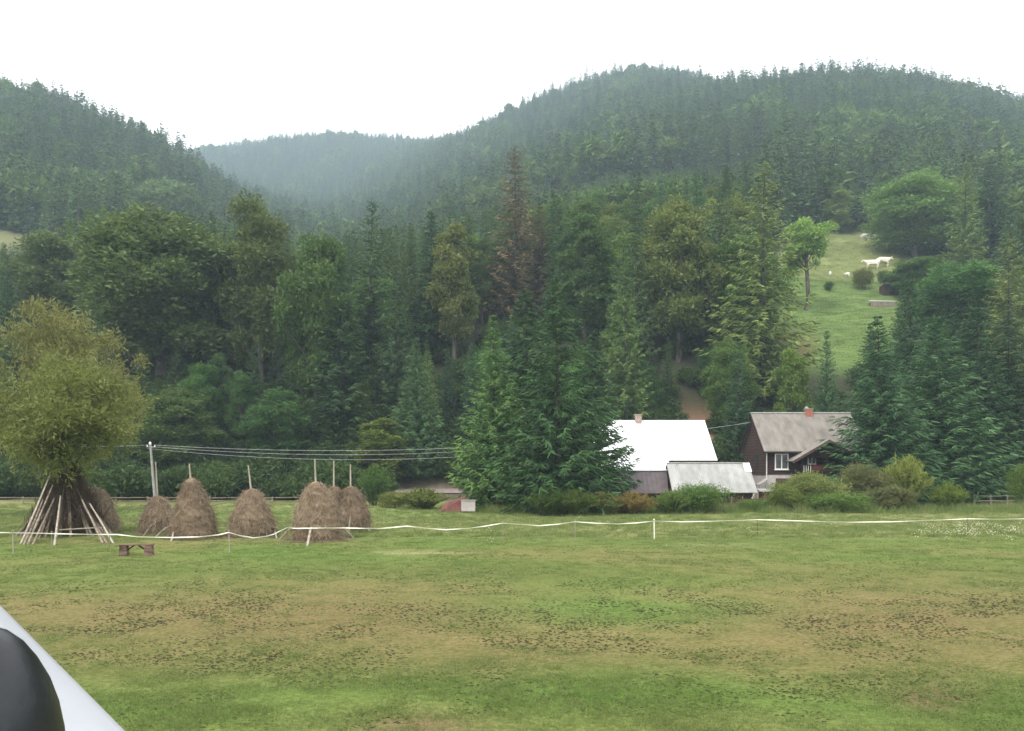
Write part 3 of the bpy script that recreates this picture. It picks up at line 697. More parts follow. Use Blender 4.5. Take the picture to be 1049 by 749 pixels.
mb = MB(); mb.slab([(15.36, 79.4, 1.0), (15.46, 79.4, 1.0), (15.5, 82.3, 3.34), (15.4, 82.3, 3.34)], .25); mb.build('barge_board', M['darkwood'], B)
mb = MB(); mb.box((12.6, 79.72, .05), (14.2, 79.79, .95)); d_ = mb.build('door', M['darkwood'], B)
mb = MB(); mb.box((12.55, 79.66, .48), (14.25, 79.71, .56)); mb.build('door_rail', M['pole'], d_)

# grey shed
S = thing('shed', (19.2, 80, 0), 'low shed under a pale grey fibre cement roof in front of the barn', 'shed')
mb = MB(); ridged(mb, 15.2, 23.25, 78.5, 1.22, 81.5, 3.98, 90, .03); ridged(mb, 15.2, 23.25, 81.5, 3.98, 83.3, 2.9, 90, .03)
mb.slab([(15.2, 78.5, 1.2), (23.25, 78.5, 1.2), (23.25, 81.5, 3.96), (15.2, 81.5, 3.96)], .04)
rf = mb.build('roof', M['asbestos2'], S)
mb = MB(); mb.tube([(15.15, 81.5, 4.04), (23.3, 81.5, 4.04)], .07, 8); mb.build('ridge_cap', M['concrete'], rf)
mb = MB(); mb.slab([(22.65, 80.55, 3.20), (23.3, 80.55, 3.20), (23.3, 81.52, 4.10), (22.65, 81.52, 4.10)], .03); mb.build('roof_patch', M['whitemetal'], rf)
mb = MB(); mb.box((15.5, 78.9, -.3), (22.9, 79.0, 1.45)); gable_wall(mb, 22.8, .1, 79.0, 83.1, -.3, 1.4, 81.5, 3.7); gable_wall(mb, 15.45, .1, 79.0, 83.1, -.3, 1.4, 81.5, 3.7); mb.build('wall', M['darkwood'], S)
mb = MB(); mb.tube([(22.9, 78.4, 1.1), (22.7, 78.5, .7), (22.95, 78.6, .5), (22.95, 78.6, 0)], .045, 6); mb.build('downpipe', M['whitepaint'], S)

# dwelling house
Hh = thing('house', (30, 86, 0), 'dark brown log house on a white base with grey roof and balcony', 'house')
X0, X1 = 25.75, 35.2
mb = MB(); mb.box((X0, 84, -.5), (X1, 92, 2.9)); mb.build('base_wall', M['plaster'], Hh)
for ya_, yb_ in ((83.94, 84.1), (91.9, 92.06)): MB().box((X0-.06, ya_, 2.9), (X1+.06, yb_, 5.5)).build('log_wall', M['darkwood'], Hh)
mb = MB(); gable_wall(mb, X0-.08, .12, 84.11, 91.89, 2.9, 5.45, 88, 9.0); gable_wall(mb, X1-.04, .12, 84.11, 91.89, 2.9, 5.45, 88, 9.0); gw = mb.build('gable_wall', M['darkwood2'], Hh)
mb = MB()
for z in np.arange(3.1, 8.4, .3):
    ya = 84.15 + max(0, (z-5.45))*3.9/3.55; yb = 91.85 - max(0, (z-5.45))*3.9/3.55
    if yb-ya > .4: mb.box((X0-.11, ya, z), (X0-.082, yb, z+.05))
mb.build('board_strip', M['darkwood'], gw)
mb = MB(); mb.box((X0-.12, 86.4, 3.6), (X0-.085, 87.6, 5.0)); mb.build('window', M['glass'], Hh)
mb = MB()
ridged(mb, 25.35, 35.9, 83.35, 5.22, 88, 9.32, 110, .04); ridged(mb, 25.35, 35.9, 88, 9.32, 92.65, 5.22, 110, .04)
mb.slab([(25.35, 83.35, 5.2), (35.9, 83.35, 5.2), (35.9, 88, 9.3), (25.35, 88, 9.3)], .07); mb.slab([(25.35, 92.65, 5.2), (35.9, 92.65, 5.2), (35.9, 88.01, 9.29), (25.35, 88.01, 9.29)], .07)
rf = mb.build('roof', M['asbestos'], Hh)
mb = MB(); mb.tube([(25.3, 88, 9.38), (35.95, 88, 9.38)], .09, 8); mb.build('ridge_cap', M['concrete'], rf)
mb = MB(); mb.box((31.05, 87.55, 8.7), (31.75, 88.2, 9.75)); ch = mb.build('chimney', M['brick'], rf)
mb = MB(); mb.box((31.0, 87.5, 9.75), (31.8, 88.25, 9.83)); mb.lathe([(.19, 0), (.21, .09), (.16, .18), (0.01, .24)], 12, (31.2, 87.9, 9.83)); mb.build('chimney_cap', M['asbestos2'], ch)
mb = MB()
for s_, (ya, yb) in ((1, (83.3, 88)),):
    mb.slab([(25.25, ya, 5.2), (25.33, ya, 5.2), (25.33, yb, 9.3), (25.25, yb, 9.3)], .2)
mb.slab([(25.25, 92.7, 5.2), (25.33, 92.7, 5.2), (25.33, 88, 9.3), (25.25, 88, 9.3)], .2); mb.build('barge_board', M['darkwood'], rf)
def window(par, x0, x1, z0, z1, y, name='window', bars=1):
    mb = MB(); w = .1
    mb.box((x0, y-.06, z0), (x1, y-.001, z0+w)); mb.box((x0, y-.06, z1-w), (x1, y-.001, z1)); mb.box((x0, y-.06, z0+w), (x0+w, y-.001, z1-w)); mb.box((x1-w, y-.06, z0+w), (x1, y-.001, z1-w))
    for k_ in range(bars):
        xm = x0+(x1-x0)*(k_+1)/(bars+1); mb.box((xm-.05, y-.055, z0+w), (xm+.05, y-.001, z1-w))
    f_ = mb.build(name, M['whitepaint'], par)
    MB().box((x0+.05, y-.03, z0+.05), (x1-.05, y-.004, z1-.05)).build('pane', M['glass'], f_)
    MB().box((x0-.06, y-.12, z0-.07), (x1+.06, y-.002, z0-.002)).build('sill', M['whitepaint'], f_)
window(Hh, 26.58, 27.95, 3.4, 5.0, 83.93)
window(Hh, 29.9, 30.75, 3.9, 5.1, 83.93)
mb = MB(); mb.box((26.7, 83.93, 1.3), (28.2, 83.995, 2.5)); mb.build('garage_shutter', M['darkwood2'], Hh)
mb = MB(); mb.tube([(25.72, 83.8, 5.15), (25.72, 83.8, 1.35), (25.6, 83.6, 1.2)], .06, 8); mb.build('downpipe', M['whitepaint'], Hh)
mb = MB(); mb.tube([(25.3, 83.25, 5.12), (29, 83.25, 5.12)], .07, 8); mb.build('gutter', M['darkwood'], Hh)
# cross gable over the balcony
mb = MB(); mb.slab([(27.6, 81.6, 4.25), (27.6, 84.2, 4.25), (31.2, 84.8, 6.35), (31.2, 81.6, 6.35)], .1)
mb.slab([(34.8, 81.6, 4.25), (34.8, 84.2, 4.25), (31.21, 84.8, 6.345), (31.21, 81.6, 6.345)], .1); pr_ = mb.build('porch_roof', M['asbestos'], Hh)
mb = MB(); mb.slab([(27.55, 81.5, 4.2), (27.55, 81.58, 4.2), (31.2, 81.58, 6.34), (31.2, 81.5, 6.34)], .22); mb.slab([(34.85, 81.5, 4.2), (34.85, 81.58, 4.2), (31.21, 81.58, 6.335), (31.21, 81.5, 6.335)], .22); mb.build('barge_board', M['darkwood2'], pr_)
mb = MB(); mb.add([(28.6, 82.4, 4.55), (33.8, 82.4, 4.55), (31.2, 82.4, 6.1), (28.6, 82.5, 4.55), (33.8, 82.5, 4.55), (31.2, 82.5, 6.1)], [(0,1,2), (5,4,3), (0,3,4,1), (1,4,5,2), (2,5,3,0)]); mb.build('porch_gable', M['darkwood'], Hh)
mb = MB(); mb.box((28.6, 82.3, 2.95), (34.4, 83.93, 3.08)); bal = mb.build('balcony', M['darkwood'], Hh)
mb = MB(); mb.box((29.6, 82.25, 3.2), (34.3, 82.29, 3.75)); mb.box((28.6, 82.2, 3.8), (34.4, 82.32, 3.88)); mb.build('railing_panel', M['redwood'], bal)
mb = MB()
for x in np.arange(28.7, 29.6, .22): mb.box((x, 82.24, 3.1), (x+.05, 82.29, 3.8))
mb.build('baluster', M['whitepaint'], bal)
for x in (28.65, 31.2, 34.3):
    MB().box((x, 82.2, 0), (x+.12, 82.32, 4.6)).build('post', M['darkwood'], Hh)
mb = MB(); mb.slab([(24.6, 82.6, 1.9), (25.6, 82.6, 2.5), (25.6, 83.9, 2.5), (24.6, 83.9, 1.9)], .05); mb.build('awning', M['concrete'], Hh)
for yy in (82.7, 83.8): MB().box((24.62, yy, 0), (24.7, yy+.08, 1.88)).build('awning_post', M['polegrey'], Hh)

# little red hut
T_ = thing('hut', (24.6, 79.8, 0), 'little red board hut with a pale flat roof between shed and house', 'hut')
MB().box((23.9, 79.2, -.2), (25.3, 80.4, 1.25)).build('wall', M['redwood'], T_)
MB().slab([(23.65, 79.0, 1.35), (25.6, 79.0, 1.35), (25.6, 80.6, 1.55), (23.65, 80.6, 1.55)], .07).build('roof', M['concrete'], T_)
MB().box((24.3, 79.16, .0), (24.9, 79.198, 1.05)).build('door', M['darkwood2'], T_)
MB().box((25.45, 79.3, -.2), (26.6, 79.9, .85)).build('white_bin', M['plaster'], T_)

# board fence in front of the buildings, rail fences
def rail_fence(a, b, label, rails=(.55, .95), n=8, mt='polegrey', h=1.05, r=.05):
    F_ = thing('rail_fence', (a[0], a[1], 0), label, 'fence'); A = Vector(a); Bv = Vector(b)
    for i in range(n+1):
        q = A.lerp(Bv, i/n); z = tz(q.x, q.y)
        MB().tube([(q.x, q.y, z-.2), (q.x+random.uniform(-.04, .04), q.y, z+h*random.uniform(.92, 1.08))], r*1.2, 7).build('post', M[mt], F_)
    for hh in rails:
        mb = MB()
        for i in range(n):
            q = A.lerp(Bv, i/n); q2 = A.lerp(Bv, (i+1)/n)
            mb.tube([(q.x-.1, q.y-.07, tz(q.x, q.y)+hh+random.uniform(-.05, .05)), (q2.x+.1, q2.y-.07, tz(q2.x, q2.y)+hh+random.uniform(-.05, .05))], [r, r*.75], 6)
        mb.build('rail', M[mt], F_)
rail_fence(at(-40, 82), at(470, 82), 'long grey pole fence behind the haystacks at the foot of the wood', n=16, rails=(.3, .62), h=.75)
rail_fence(at(500, 73), at(548, 72.5), 'dark rail fence under the near spruces', n=4, rails=(.25, .55), h=.7)
rail_fence(at(998, 80), at(1100, 80), 'weathered double rail fence beneath the bare spruce trunks', n=6, rails=(.4, .85), mt='pole')
Bf = thing('board_fence', (*at(765, 75.5)[:2], 0), 'low brown board fence in front of the little hut', 'fence')
mb = MB(); x0_, x1_ = at(750, 75.5)[0], at(783, 75.5)[0]
mb.box((x0_, 75.5, .55), (x1_, 75.56, .75)); mb.box((x0_, 75.5, .2), (x1_, 75.56, .42)); mb.build('board', M['redwood'], Bf)
for x in np.linspace(x0_, x1_, 4): MB().box((x-.05, 75.57, -.2), (x+.05, 75.66, .95)).build('post', M['polegrey'], Bf)

# red sheet heap and white box by the near spruces
x, y, _ = at(463, 67)
Q = thing('sheet_pile', (x, y, 0), 'slanting faded red metal sheets heaped left of the near spruces', 'scrap pile')
for k_ in range(4):
    MB().slab([(x-1.0+.1*k_, y-.6+.25*k_, .02), (x+1.0, y-.5+.25*k_, .02+.1*k_), (x+1.1, y-.1+.25*k_, 1.25-.12*k_), (x-.55+.1*k_, y-.1+.25*k_, .75)], .03).build('sheet', M['redsheet'], Q)
x, y, _ = at(480, 66)
mb = MB(); mb.box((x-.55, y-.4, .12), (x+.55, y+.4, .95)); W_ = thing('box', (x, y, 0), 'white box standing right of the red sheets', 'box'); mb.build('body', M['plaster'], W_)
MB().box((x-.6, y-.45, .952), (x+.6, y+.45, 1.0)).build('lid', M['concrete'], W_)
for sx_ in (-.45, .4): MB().box((x+sx_, y-.35, -.05), (x+sx_+.1, y+.35, .118)).build('foot', M['polegrey'], W_)

# utility poles and wires
def upole(px_, D_, top, lean, label, lamp=False):
    x, y, _ = at(px_, D_); z = tz(x, y); zt = zrow(top, D_)
    P_ = thing('utility_pole', (x, y, z), label, 'utility pole')
    MB().tube([(x+lean, y, z-.5), (x, y, zt)], [.15, .11], 10).build('pole', M['concrete'], P_)
    MB().tube([(x-.35, y-.12, zt-.3), (x+.6, y-.12, zt-.3)], .035, 6).build('crossarm', M['wire'], P_)
    for dx in (-.25, .5): 
        MB().lathe([(.02, 0), (.07, .02), (.05, .1), (.07, .14), (0.01, .18)], 10, (x+dx, y-.12, zt-.27)).build('insulator', M['whitepaint'], P_)
    if lamp:
        MB().lathe([(.02, -.25), (.12, -.15), (.13, 0), (.07, .1), (.01, .14)], 14, (x+.05, y-.15, zt+.1)).build('lamp_head', M['whitepaint'], P_)
    return x, y, zt
p1 = upole(154, 84, 455, .55, 'leaning pale concrete utility pole with a white lamp head behind the haystacks', True)
p2 = upole(566, 92, 452, 0, 'utility pole hidden among the near spruces')
def wirego(a, b, sag, label):
    mb = MB(); pts_ = []
    for i in range(25):
        t_ = i/24; pts_.append((a[0]+(b[0]-a[0])*t_, a[1]+(b[1]-a[1])*t_, a[2]+(b[2]-a[2])*t_-4*sag*t_*(1-t_)))
    mb.tube(pts_, .019, 5); tag(mb.build('overhead_wire', M['wire']), label, 'wire', 'overhead wires from the utility pole')
q = lambda p_, dx, dz: (p_[0]+dx, p_[1]-.12, p_[2]+dz)
wirego(q(p1, .5, -.1), q(p2, -.2, -.1), .75, 'topmost overhead wire running right from the lamp pole')
wirego(q(p1, .5, -.28), q(p2, .4, -.3), 1.0, 'second overhead wire just below the topmost')
wirego(q(p1, -.25, -.45), q(p2, -.2, -.9), 1.15, 'lowest overhead wire sagging behind the haystack poles')
wirego(q(p2, .4, -.1), (25.4, 88, 8.4), .3, 'overhead wire reaching the gable of the brown house')
wirego(q(p1, -.25, -.1), (*at(-60, 86)[:2], 6.5), .4, 'overhead wire running left of the lamp pole behind the willows')

# ------------------------------------------------------------------ haystacks
def haystack(px_, base, top, wpx, ptop, label, seed, shape=0, lean=0, plean=0):
    D_ = CAMZ*F/(base-HY); x, y, _ = at(px_, D_); H = (base-top)/F*D_; R_ = wpx/F*D_/2; y += R_*.9
    D2 = y; x = (px_-CX)/F*D2; k_ = D2/D_; H = zrow(top, D2); R_ *= k_
    T_ = thing('haystack', (x, y, 0), label, 'haystack', 'haystacks on the field')
    prof = [[(.93, 0), (1.0, .1), (.98, .25), (.9, .42), (.76, .58), (.58, .73), (.42, .84), (.28, .93), (.12, .985), (.0, 1)],
            [(.96, 0), (1.0, .12), (.98, .3), (.88, .48), (.72, .64), (.52, .79), (.34, .9), (.18, .97), (.0, 1)],
            [(.95, 0), (1.0, .1), (.96, .22), (.82, .4), (.66, .56), (.5, .72), (.36, .86), (.22, .96), (.0, 1)]][shape]
    zs = np.linspace(0, 1, 42); pr_ = np.interp(zs, [q[1] for q in prof], [q[0] for q in prof])
    vs = []; fs = []; n = 56
    for i, (t_, r_) in enumerate(zip(zs, pr_)):
        for j in range(n):
            a = 2*math.pi*j/n; d_ = Vector((math.cos(a), math.sin(a), t_*2.2))
            nn = mnoise.fractal(d_*1.3+Vector((seed, 0, 0)), 1, 2, 4)*.11 + mnoise.noise(d_*5+Vector((seed, 3, 0)))*.045
            rr_ = R_*max(.01, r_)*(1+nn*(1 if t_ < .97 else .3)); vs.append((x+rr_*math.cos(a)+lean*t_*t_, y+rr_*math.sin(a), H*t_-.03+R_*.05*nn))
    fs = [(i*n+j, i*n+(j+1) % n, (i+1)*n+(j+1) % n, (i+1)*n+j) for i in range(41) for j in range(n)]
    mb = MB(); mb.add(vs, fs); hy = mb.build('hay', M['hay'], T_, smooth=True)
    g = np.random.default_rng(seed); va_ = np.array(vs)-np.array([x, y, 0]); m = 5200
    ii = g.integers(0, len(va_)-n*2, m); m0 = 700
    aa = g.uniform(0, 6.283, m0); r0_ = R_*(1.0+.4*g.random(m0)**2.5)
    P1 = np.stack([r0_*np.cos(aa), r0_*np.sin(aa), np.full(m0, .03)], 1); d1 = g.normal(size=(m0, 3)); d1[:, 2] = .15*np.abs(d1[:, 2])
    V1 = strips(P1, unit(d1), g.uniform(.15, .45, m0), np.full(m0, .03), .4); V1[:, :, 2] = np.maximum(V1[:, :, 2], .01)
    P0 = va_[ii]*np.array([1.0, 1.0, 1.0]); out = unit(P0*np.array([1, 1, 0])+1e-6)
    P0 = P0+g.normal(size=(m, 3))*.05; P0[:, 2] = np.maximum(P0[:, 2], .02)
    dd = unit(out*g.uniform(0, .55, (m, 1)) + g.normal(size=(m, 3))*.55+np.array([0, 0, -.9])); ln = g.uniform(.12, .4, m)
    V = strips(P0, dd, ln, np.full(m, .022)*g.uniform(.6, 1.8, m), .4); V[:, :, 2] = np.maximum(V[:, :, 2], .005)
    link('loose_straw', quadmesh('straw', np.concatenate([V, V1]), np.clip(g.normal(size=m+m0)*.25+.5, 0, 1), M['straw']), hy)
    zt = zrow(ptop, D2); MB().tube([(x+lean*.9, y, H*.8), (x+lean+plean, y, zt)], [.055, .038], 7).build('centre_pole', M['pole'], T_)
    return x, y, R_, H
ST = [
 haystack(97, 546, 498, 42, 497, 'brown haystack mostly hidden behind the poles round the willow', 1, 1),
 haystack(162, 548, 507, 34, 473, 'small squat haystack at the left of the row touching the tall one', 2, 0, -.02, -.12),
 haystack(198, 553, 488.5, 45, 475, 'tall pointed haystack second in the row', 3, 2, -.1, -.1),
 haystack(258, 551.5, 499.5, 44, 477, 'lone middle haystack with a slanting pole on top', 4, 0, 0, -.18),
 haystack(342, 546, 497, 36, 472, 'haystack squeezed behind the largest one', 6, 0, .0, 0),
 haystack(326, 555.5, 492, 50, 470, 'largest haystack crossed by the white tape', 5, 1, -.12, -.04),
 haystack(360, 546, 497, 37, 475.5, 'haystack at the right end of the row', 7, 0, -.05, 0)]
# props leaning on the stacks: (foot px,row) -> (top px,row)
def pole3(fx, fy, tx, ty, yb, r=.035, m='pole', name='prop_pole', label='', group=None, cat='pole'):
    D_ = CAMZ*F/(fy-HY); a = at(fx, D_); b = at(tx, yb, zrow(ty, yb)); a = (a[0], a[1], -.06)
    d_ = (Vector(b)-Vector(a)); b2 = Vector(b)
    mid = Vector(a).lerp(b2, .5)+Vector((random.uniform(-.03, .03), 0, random.uniform(-.03, .03)))
    o = MB().tube([a, mid, b2], [r*1.15, r, r*.75], 7).build(name, M[m]); tag(o, label, cat, group); return o
for (fx, fy, tx, ty, yd, lab) in [
  (146, 550, 155, 538, 42.2, 'short prop leaning on the left side of the small squat haystack'),
  (158, 551, 171, 540, 41.8, 'prop leaning between the small and the tall haystack'),
  (175, 555, 179, 541, 41.3, 'upright prop against the foot of the tall haystack'),
  (225, 551, 211, 534, 41.6, 'prop slanting against the right flank of the tall haystack'),
  (229, 550, 238, 537, 42.3, 'dark prop left of the lone middle haystack'),
  (244, 550, 250, 533, 41.6, 'pale prop on the front of the lone middle haystack'),
  (284, 552, 279, 538, 43.5, 'prop on the right side of the lone middle haystack'),
  (285, 553, 304, 535, 41.6, 'long dark prop left of the largest haystack'),
  (314.5, 559, 320, 534, 39.8, 'white prop standing upright against the largest haystack'),
  (363, 551, 347, 534, 42.5, 'pale prop slanting off the right side of the largest haystack'),
  (357, 549, 359, 529, 43.2, 'upright prop in front of the last haystack'),
  (379, 546, 374, 533, 46.5, 'short prop on the right flank of the last haystack')]:
    pole3(fx, fy, tx, ty, yd, .04 if 'white' not in lab else .055, 'polegrey' if 'dark' in lab else 'pole', label=lab, group='props leaning on the haystacks')

# poles round the willow
c0 = at(64, 43.6)
hand = [(21, 557, 51, 487, 'longest pole on the left side of the willow frame'), (24, 558, 44, 512, 'second pole from the left round the willow'), (28, 558, 54, 497, 'third pole from the left round the willow'),
        (33, 558, 56, 510, 'fourth pole from the left round the willow'), (55.5, 559, 62, 508, 'pale upright pole at the front of the willow'), (106, 557, 84, 512, 'steep pole low on the right of the willow'),
        (117, 557, 92, 516, 'outermost pole on the right of the willow frame'), (110, 556, 86, 518, 'second pole from the right round the willow')]
for fx, fy, tx, ty, lab in hand: pole3(fx, fy, tx, ty, 42.6, .045, 'pole' if 'pale' in lab or 'longest' in lab or 'outermost' in lab else 'polegrey', label=lab, name='leaning_pole', group='poles propped round the willow trunk')
for k_ in range(60):
    a = random.uniform(0, 6.283); r_ = random.uniform(1.95, 2.5); f = Vector((c0[0]+r_*math.cos(a), c0[1]+.2+r_*math.sin(a)*.8, -.05)); tp_ = Vector((c0[0]+.35*math.cos(a)+random.uniform(-.2, .2), c0[1]+.2+.3*math.sin(a), random.uniform(1.9, 3.2)))
    mid = f.lerp(tp_, .5)+Vector((random.uniform(-.05, .05), 0, 0))
    o = MB().tube([f, mid, tp_], [.055, .045, .03], 7).build('leaning_pole', M['polegrey']); tag(o, 'grey weathered pole leaning in the thick of the frame round the willow', 'pole', 'grey poles leaning in the willow frame')
o = MB().tube([at(61, 41.5, .43), at(104, 41.5, .55)], [.035, .03], 7).build('cross_pole', M['pole']); tag(o, 'thin pole lying level across the foot of the willow frame', 'pole')
# dry brushwood heaped on the trunk
g = np.random.default_rng(5); m = 9500; a = g.uniform(0, 6.28, m); hh = g.uniform(0, 1, m); rr_ = (1.75*(1-hh)+.5)*g.uniform(.2, 1, m)
P0 = np.stack([rr_*np.cos(a), rr_*np.sin(a), hh*3.3], 1); dd = unit(np.stack([-np.cos(a)*.35, -np.sin(a)*.35, np.ones(m)], 1)+g.normal(size=(m, 3))*.45)
V = strips(P0, dd, g.uniform(.3, 1.0, m), np.full(m, .035), .4); V[:, :, 2] = np.maximum(V[:, :, 2], 0)
o = link('brushwood', quadmesh('brushwood', V, np.clip(g.normal(size=m)*.2+.3, 0, 1), M['straw']), None, (c0[0]+.1, c0[1]+.2, 0)); o.color = (.38,.34,.3,1)
tag(o, 'dark dry brushwood stuffed inside the pole frame round the willow', 'brushwood', kind='stuff')

# ------------------------------------------------------------------ fence tape on thin stakes
TP = [(-30,546),(0,545.6),(40,546.3),(64,547),(91,547.5),(120,547.6),(141,550),(177,550.7),(205,550),(223,548),(234.5,545.5),(246,548.8),(260,551),(272,549.6),(280,547.5),(294,540.6),(303,541.3),(330,541),(352,540.8),(370,541.3),(389,541.5),(417,539),(437,541.2),(457,542.7),(479,541.4),(497,539),(515,536),(553,538.5),(572,537),(589,534.5),(610,536),(633,536.7),(652,535.8),(670,533.8),(700,534.6),(730,534),(776,532.4),(830,534),(870,535),(915,534.5),(957,533),(991,531.5),(1020,532),(1060,531.3),(1090,531)]
DD = [(-30,34),(13,34.2),(60,36),(110,36.5),(170,35),(234.5,34.2),(294,37),(400,37.5),(515,39.5),(589,40),(670,41.3),(776,42.5),(991,43.7),(1090,44.5)]
tp_ = []
for (a_, b_), (c2, d2) in zip(TP[:-1], TP[1:]):
    for s_ in np.linspace(0, 1, 5)[:-1]:
        q_ = a_+(c2-a_)*s_; tp_.append((q_, b_+(d2-b_)*s_))
mb = MB(); vs = []; fs = []
for i, (q_, r_) in enumerate(tp_):
    Dq = np.interp(q_, [d[0] for d in DD], [d[1] for d in DD]); w = .021 if q_ < 960 else .018; tw = .012*math.sin(i*.7); x, y, z = at(q_, Dq, zrow(r_, Dq))
    vs += [(x, y-tw, z-w), (x, y+tw, z+w), (x, y+tw+.006, z+w), (x, y-tw+.006, z-w)]
for i in range(len(tp_)-1):
    for k_ in range(4): fs.append((4*i+k_, 4*i+4+k_, 4*i+4+(k_+1) % 4, 4*i+(k_+1) % 4))
mb.add(vs, fs); tag(mb.build('fence_tape', M['tape']), 'white and yellow plastic fence tape strung across the whole field', 'fence tape')
for q_, lab, mt, rr_ in [(13, 'thin pale stake left of the willow poles', 'pole', .022), (53, 'dark stake in front of the willow poles', 'polegrey', .02), (112, 'thin dark stake beside the little bench', 'polegrey', .018), (234.5, 'pale stake between the tall and the middle haystack', 'pole', .022),
                  (294, 'grey stake left of the largest haystack', 'polegrey', .02), (515, 'thin stake in front of the near spruces', 'polegrey', .015), (589, 'thin pale stake below the broad tall spruce', 'pole', .02), (670, 'white stake in front of the purple lean-to', 'tape', .03),
                  (776, 'thin stake in front of the little hut', 'polegrey', .013), (991, 'dark knobbed stake among the pale flowers', 'polegrey', .03)]:
    Dq = np.interp(q_, [d[0] for d in DD], [d[1] for d in DD]); r_ = np.interp(q_, [t_[0] for t_ in TP], [t_[1] for t_ in TP]); x, y, z = at(q_, Dq+.03, zrow(r_, Dq))
    mb = MB(); mb.tube([(x+.02, y, -.2), (x, y, z+.05)], rr_, 7); mb.lathe([(.005, .04), (rr_*1.6, .05), (rr_*1.6, .09), (.004, .11)], 8, (x, y, z))
    tag(mb.build('fence_stake', M[mt]), lab, 'stake', 'stakes carrying the tape')

# ------------------------------------------------------------------ little bench
x, y, _ = at(140, 33.2); Bn = thing('bench', (x, y, 0), 'rough little wooden bench on the grass between the willow and the haystacks', 'bench')
MB().slab([(x-.66, y-.14, .47), (x+.66, y-.14, .49), (x+.66, y+.14, .49), (x-.66, y+.14, .47)], .05).build('seat', M['benchwood'], Bn)
for s_ in (-1, 1):
    MB().add([(x+s_*.5-.13, y-.12, .42), (x+s_*.5+.13, y-.12, .42), (x+s_*.5+.17, y-.13, 0), (x+s_*.5-.17, y-.13, 0), (x+s_*.5-.13, y+.12, .42), (x+s_*.5+.13, y+.12, .42), (x+s_*.5+.17, y+.13, 0), (x+s_*.5-.17, y+.13, 0)],
             [(0,1,2,3), (7,6,5,4), (0,4,5,1), (1,5,6,2), (2,6,7,3), (3,7,4,0)]).build('leg', M['benchwood'], Bn)
for s_ in (-1, 1): MB().tube([(x+s_*.34, y-.02, .26), (x+s_*.08, y-.02, .43)], .03, 6).build('brace', M['darkwood'], Bn)

# ------------------------------------------------------------------ hillside meadow things
def skin_body(name, pts_, edges, rads, m, parent):
    me = bpy.data.meshes.new(name); me.from_pydata(pts_, edges, []); me.materials.append(m); o = link(name, me, parent)
    md_ = o.modifiers.new('skin', 'SKIN'); sv_ = me.skin_vertices[0].data
    for i, r_ in enumerate(rads): sv_[i].radius = (r_, r_) if not isinstance(r_, tuple) else r_
    sv_[0].use_root = True; ss = o.modifiers.new('sub', 'SUBSURF'); ss.levels = ss.render_levels = 2
    return o
def quadruped(kind, x, y, z, s, rot, m, label, cat, group, horns=True):
    r = thing(kind, (x, y, z), label, cat, group); r.scale = (s, s, s); r.rotation_euler = (0, 0, rot)
    P_ = [(-.1,0,1.05), (-.75,0,1.12), (.6,0,1.08), (.95,0,1.3), (1.25,0,1.4), (1.6,0,1.22), (-1.0,0,1.1), (-1.12,0,.7)]
    E = [(0,1), (0,2), (2,3), (3,4), (4,5), (1,6), (6,7)]; Rr = [.40, .36, .36, .2, .15, .09, .08, .035]
    for sy in (-1, 1):
        b0 = len(P_); P_ += [(.6, sy*.2, .75), (.62, sy*.2, .4), (.6, sy*.2, .03)]; E += [(2, b0), (b0, b0+1), (b0+1, b0+2)]; Rr += [.14, .075, .06]
        b0 = len(P_); P_ += [(-.72, sy*.2, .78), (-.85, sy*.2, .42), (-.78, sy*.2, .03)]; E += [(1, b0), (b0, b0+1), (b0+1, b0+2)]; Rr += [.17, .08, .06]
    skin_body('body', P_, E, Rr, m, r)
    mb = MB()
    for sy in (-1, 1): mb.v += []; mb.tube([(1.22, sy*.1, 1.5), (1.2, sy*.27, 1.48), (1.2, sy*.34, 1.42)], [.05, .06, .015], 6)
    me = bpy.data.meshes.new('ear'); me.from_pydata(mb.v, [], mb.f); me.materials.append(m); link('ear', me, r)
    if horns:
        mb = MB()
        for sy in (-1, 1): mb.tube([(1.28, sy*.08, 1.52), (1.3, sy*.2, 1.62), (1.34, sy*.2, 1.75)], [.035, .028, .008], 6)
        me = bpy.data.meshes.new('horn'); me.from_pydata(mb.v, [], mb.f); me.materials.append(M['pole']); link('horn', me, r)
for px_, D_, rt, s_, lab in [(893, 196, 2.9, 1.5, 'pale cow at the left standing on the hillside meadow'), (904.5, 197, .15, 1.7, 'pale cow with raised head standing next to the other on the hillside meadow')]:
    x, y, _ = at(px_, D_); quadruped('cow', x, y, tz(x, y), s_, rt, M['cream'], lab, 'cow', 'pale cattle on the hillside meadow')
for px_, D_, rt, lab in [(850.5, 189, 1.2, 'small white goat on the left of the hillside meadow'), (868, 189, 1.9, 'small white goat nearer the pale cattle')]:
    x, y, _ = at(px_, D_); quadruped('goat', x, y, tz(x, y), .72, rt, M['whitewool'], lab, 'goat', 'white goats on the hillside meadow', False)
x, y, _ = at(914, 172); z = tz(x, y); Hu = thing('field_hut', (x, y, z), 'tiny grey hut with a dark doorway among trees on the hillside meadow', 'hut')
MB().box((x-1.6, y, z-.5), (x+1.6, y+2.5, z+2.3)).build('wall', M['darkwood2'], Hu)
MB().slab([(x-2, y-.5, z+2.25), (x+2, y-.5, z+2.25), (x+2, y+2.9, z+3.2), (x-2, y+2.9, z+3.2)], .1).build('roof', M['asbestos'], Hu)
MB().box((x-.6, y-.04, z-.2), (x+.5, y-.003, z+1.8)).build('door', M['darkwood'], Hu)
x, y, _ = at(904, 163); z = tz(x, y); Pl = thing('plank_stack', (x, y, z), 'low stack of planks under a pale cover on the hillside meadow', 'plank stack')
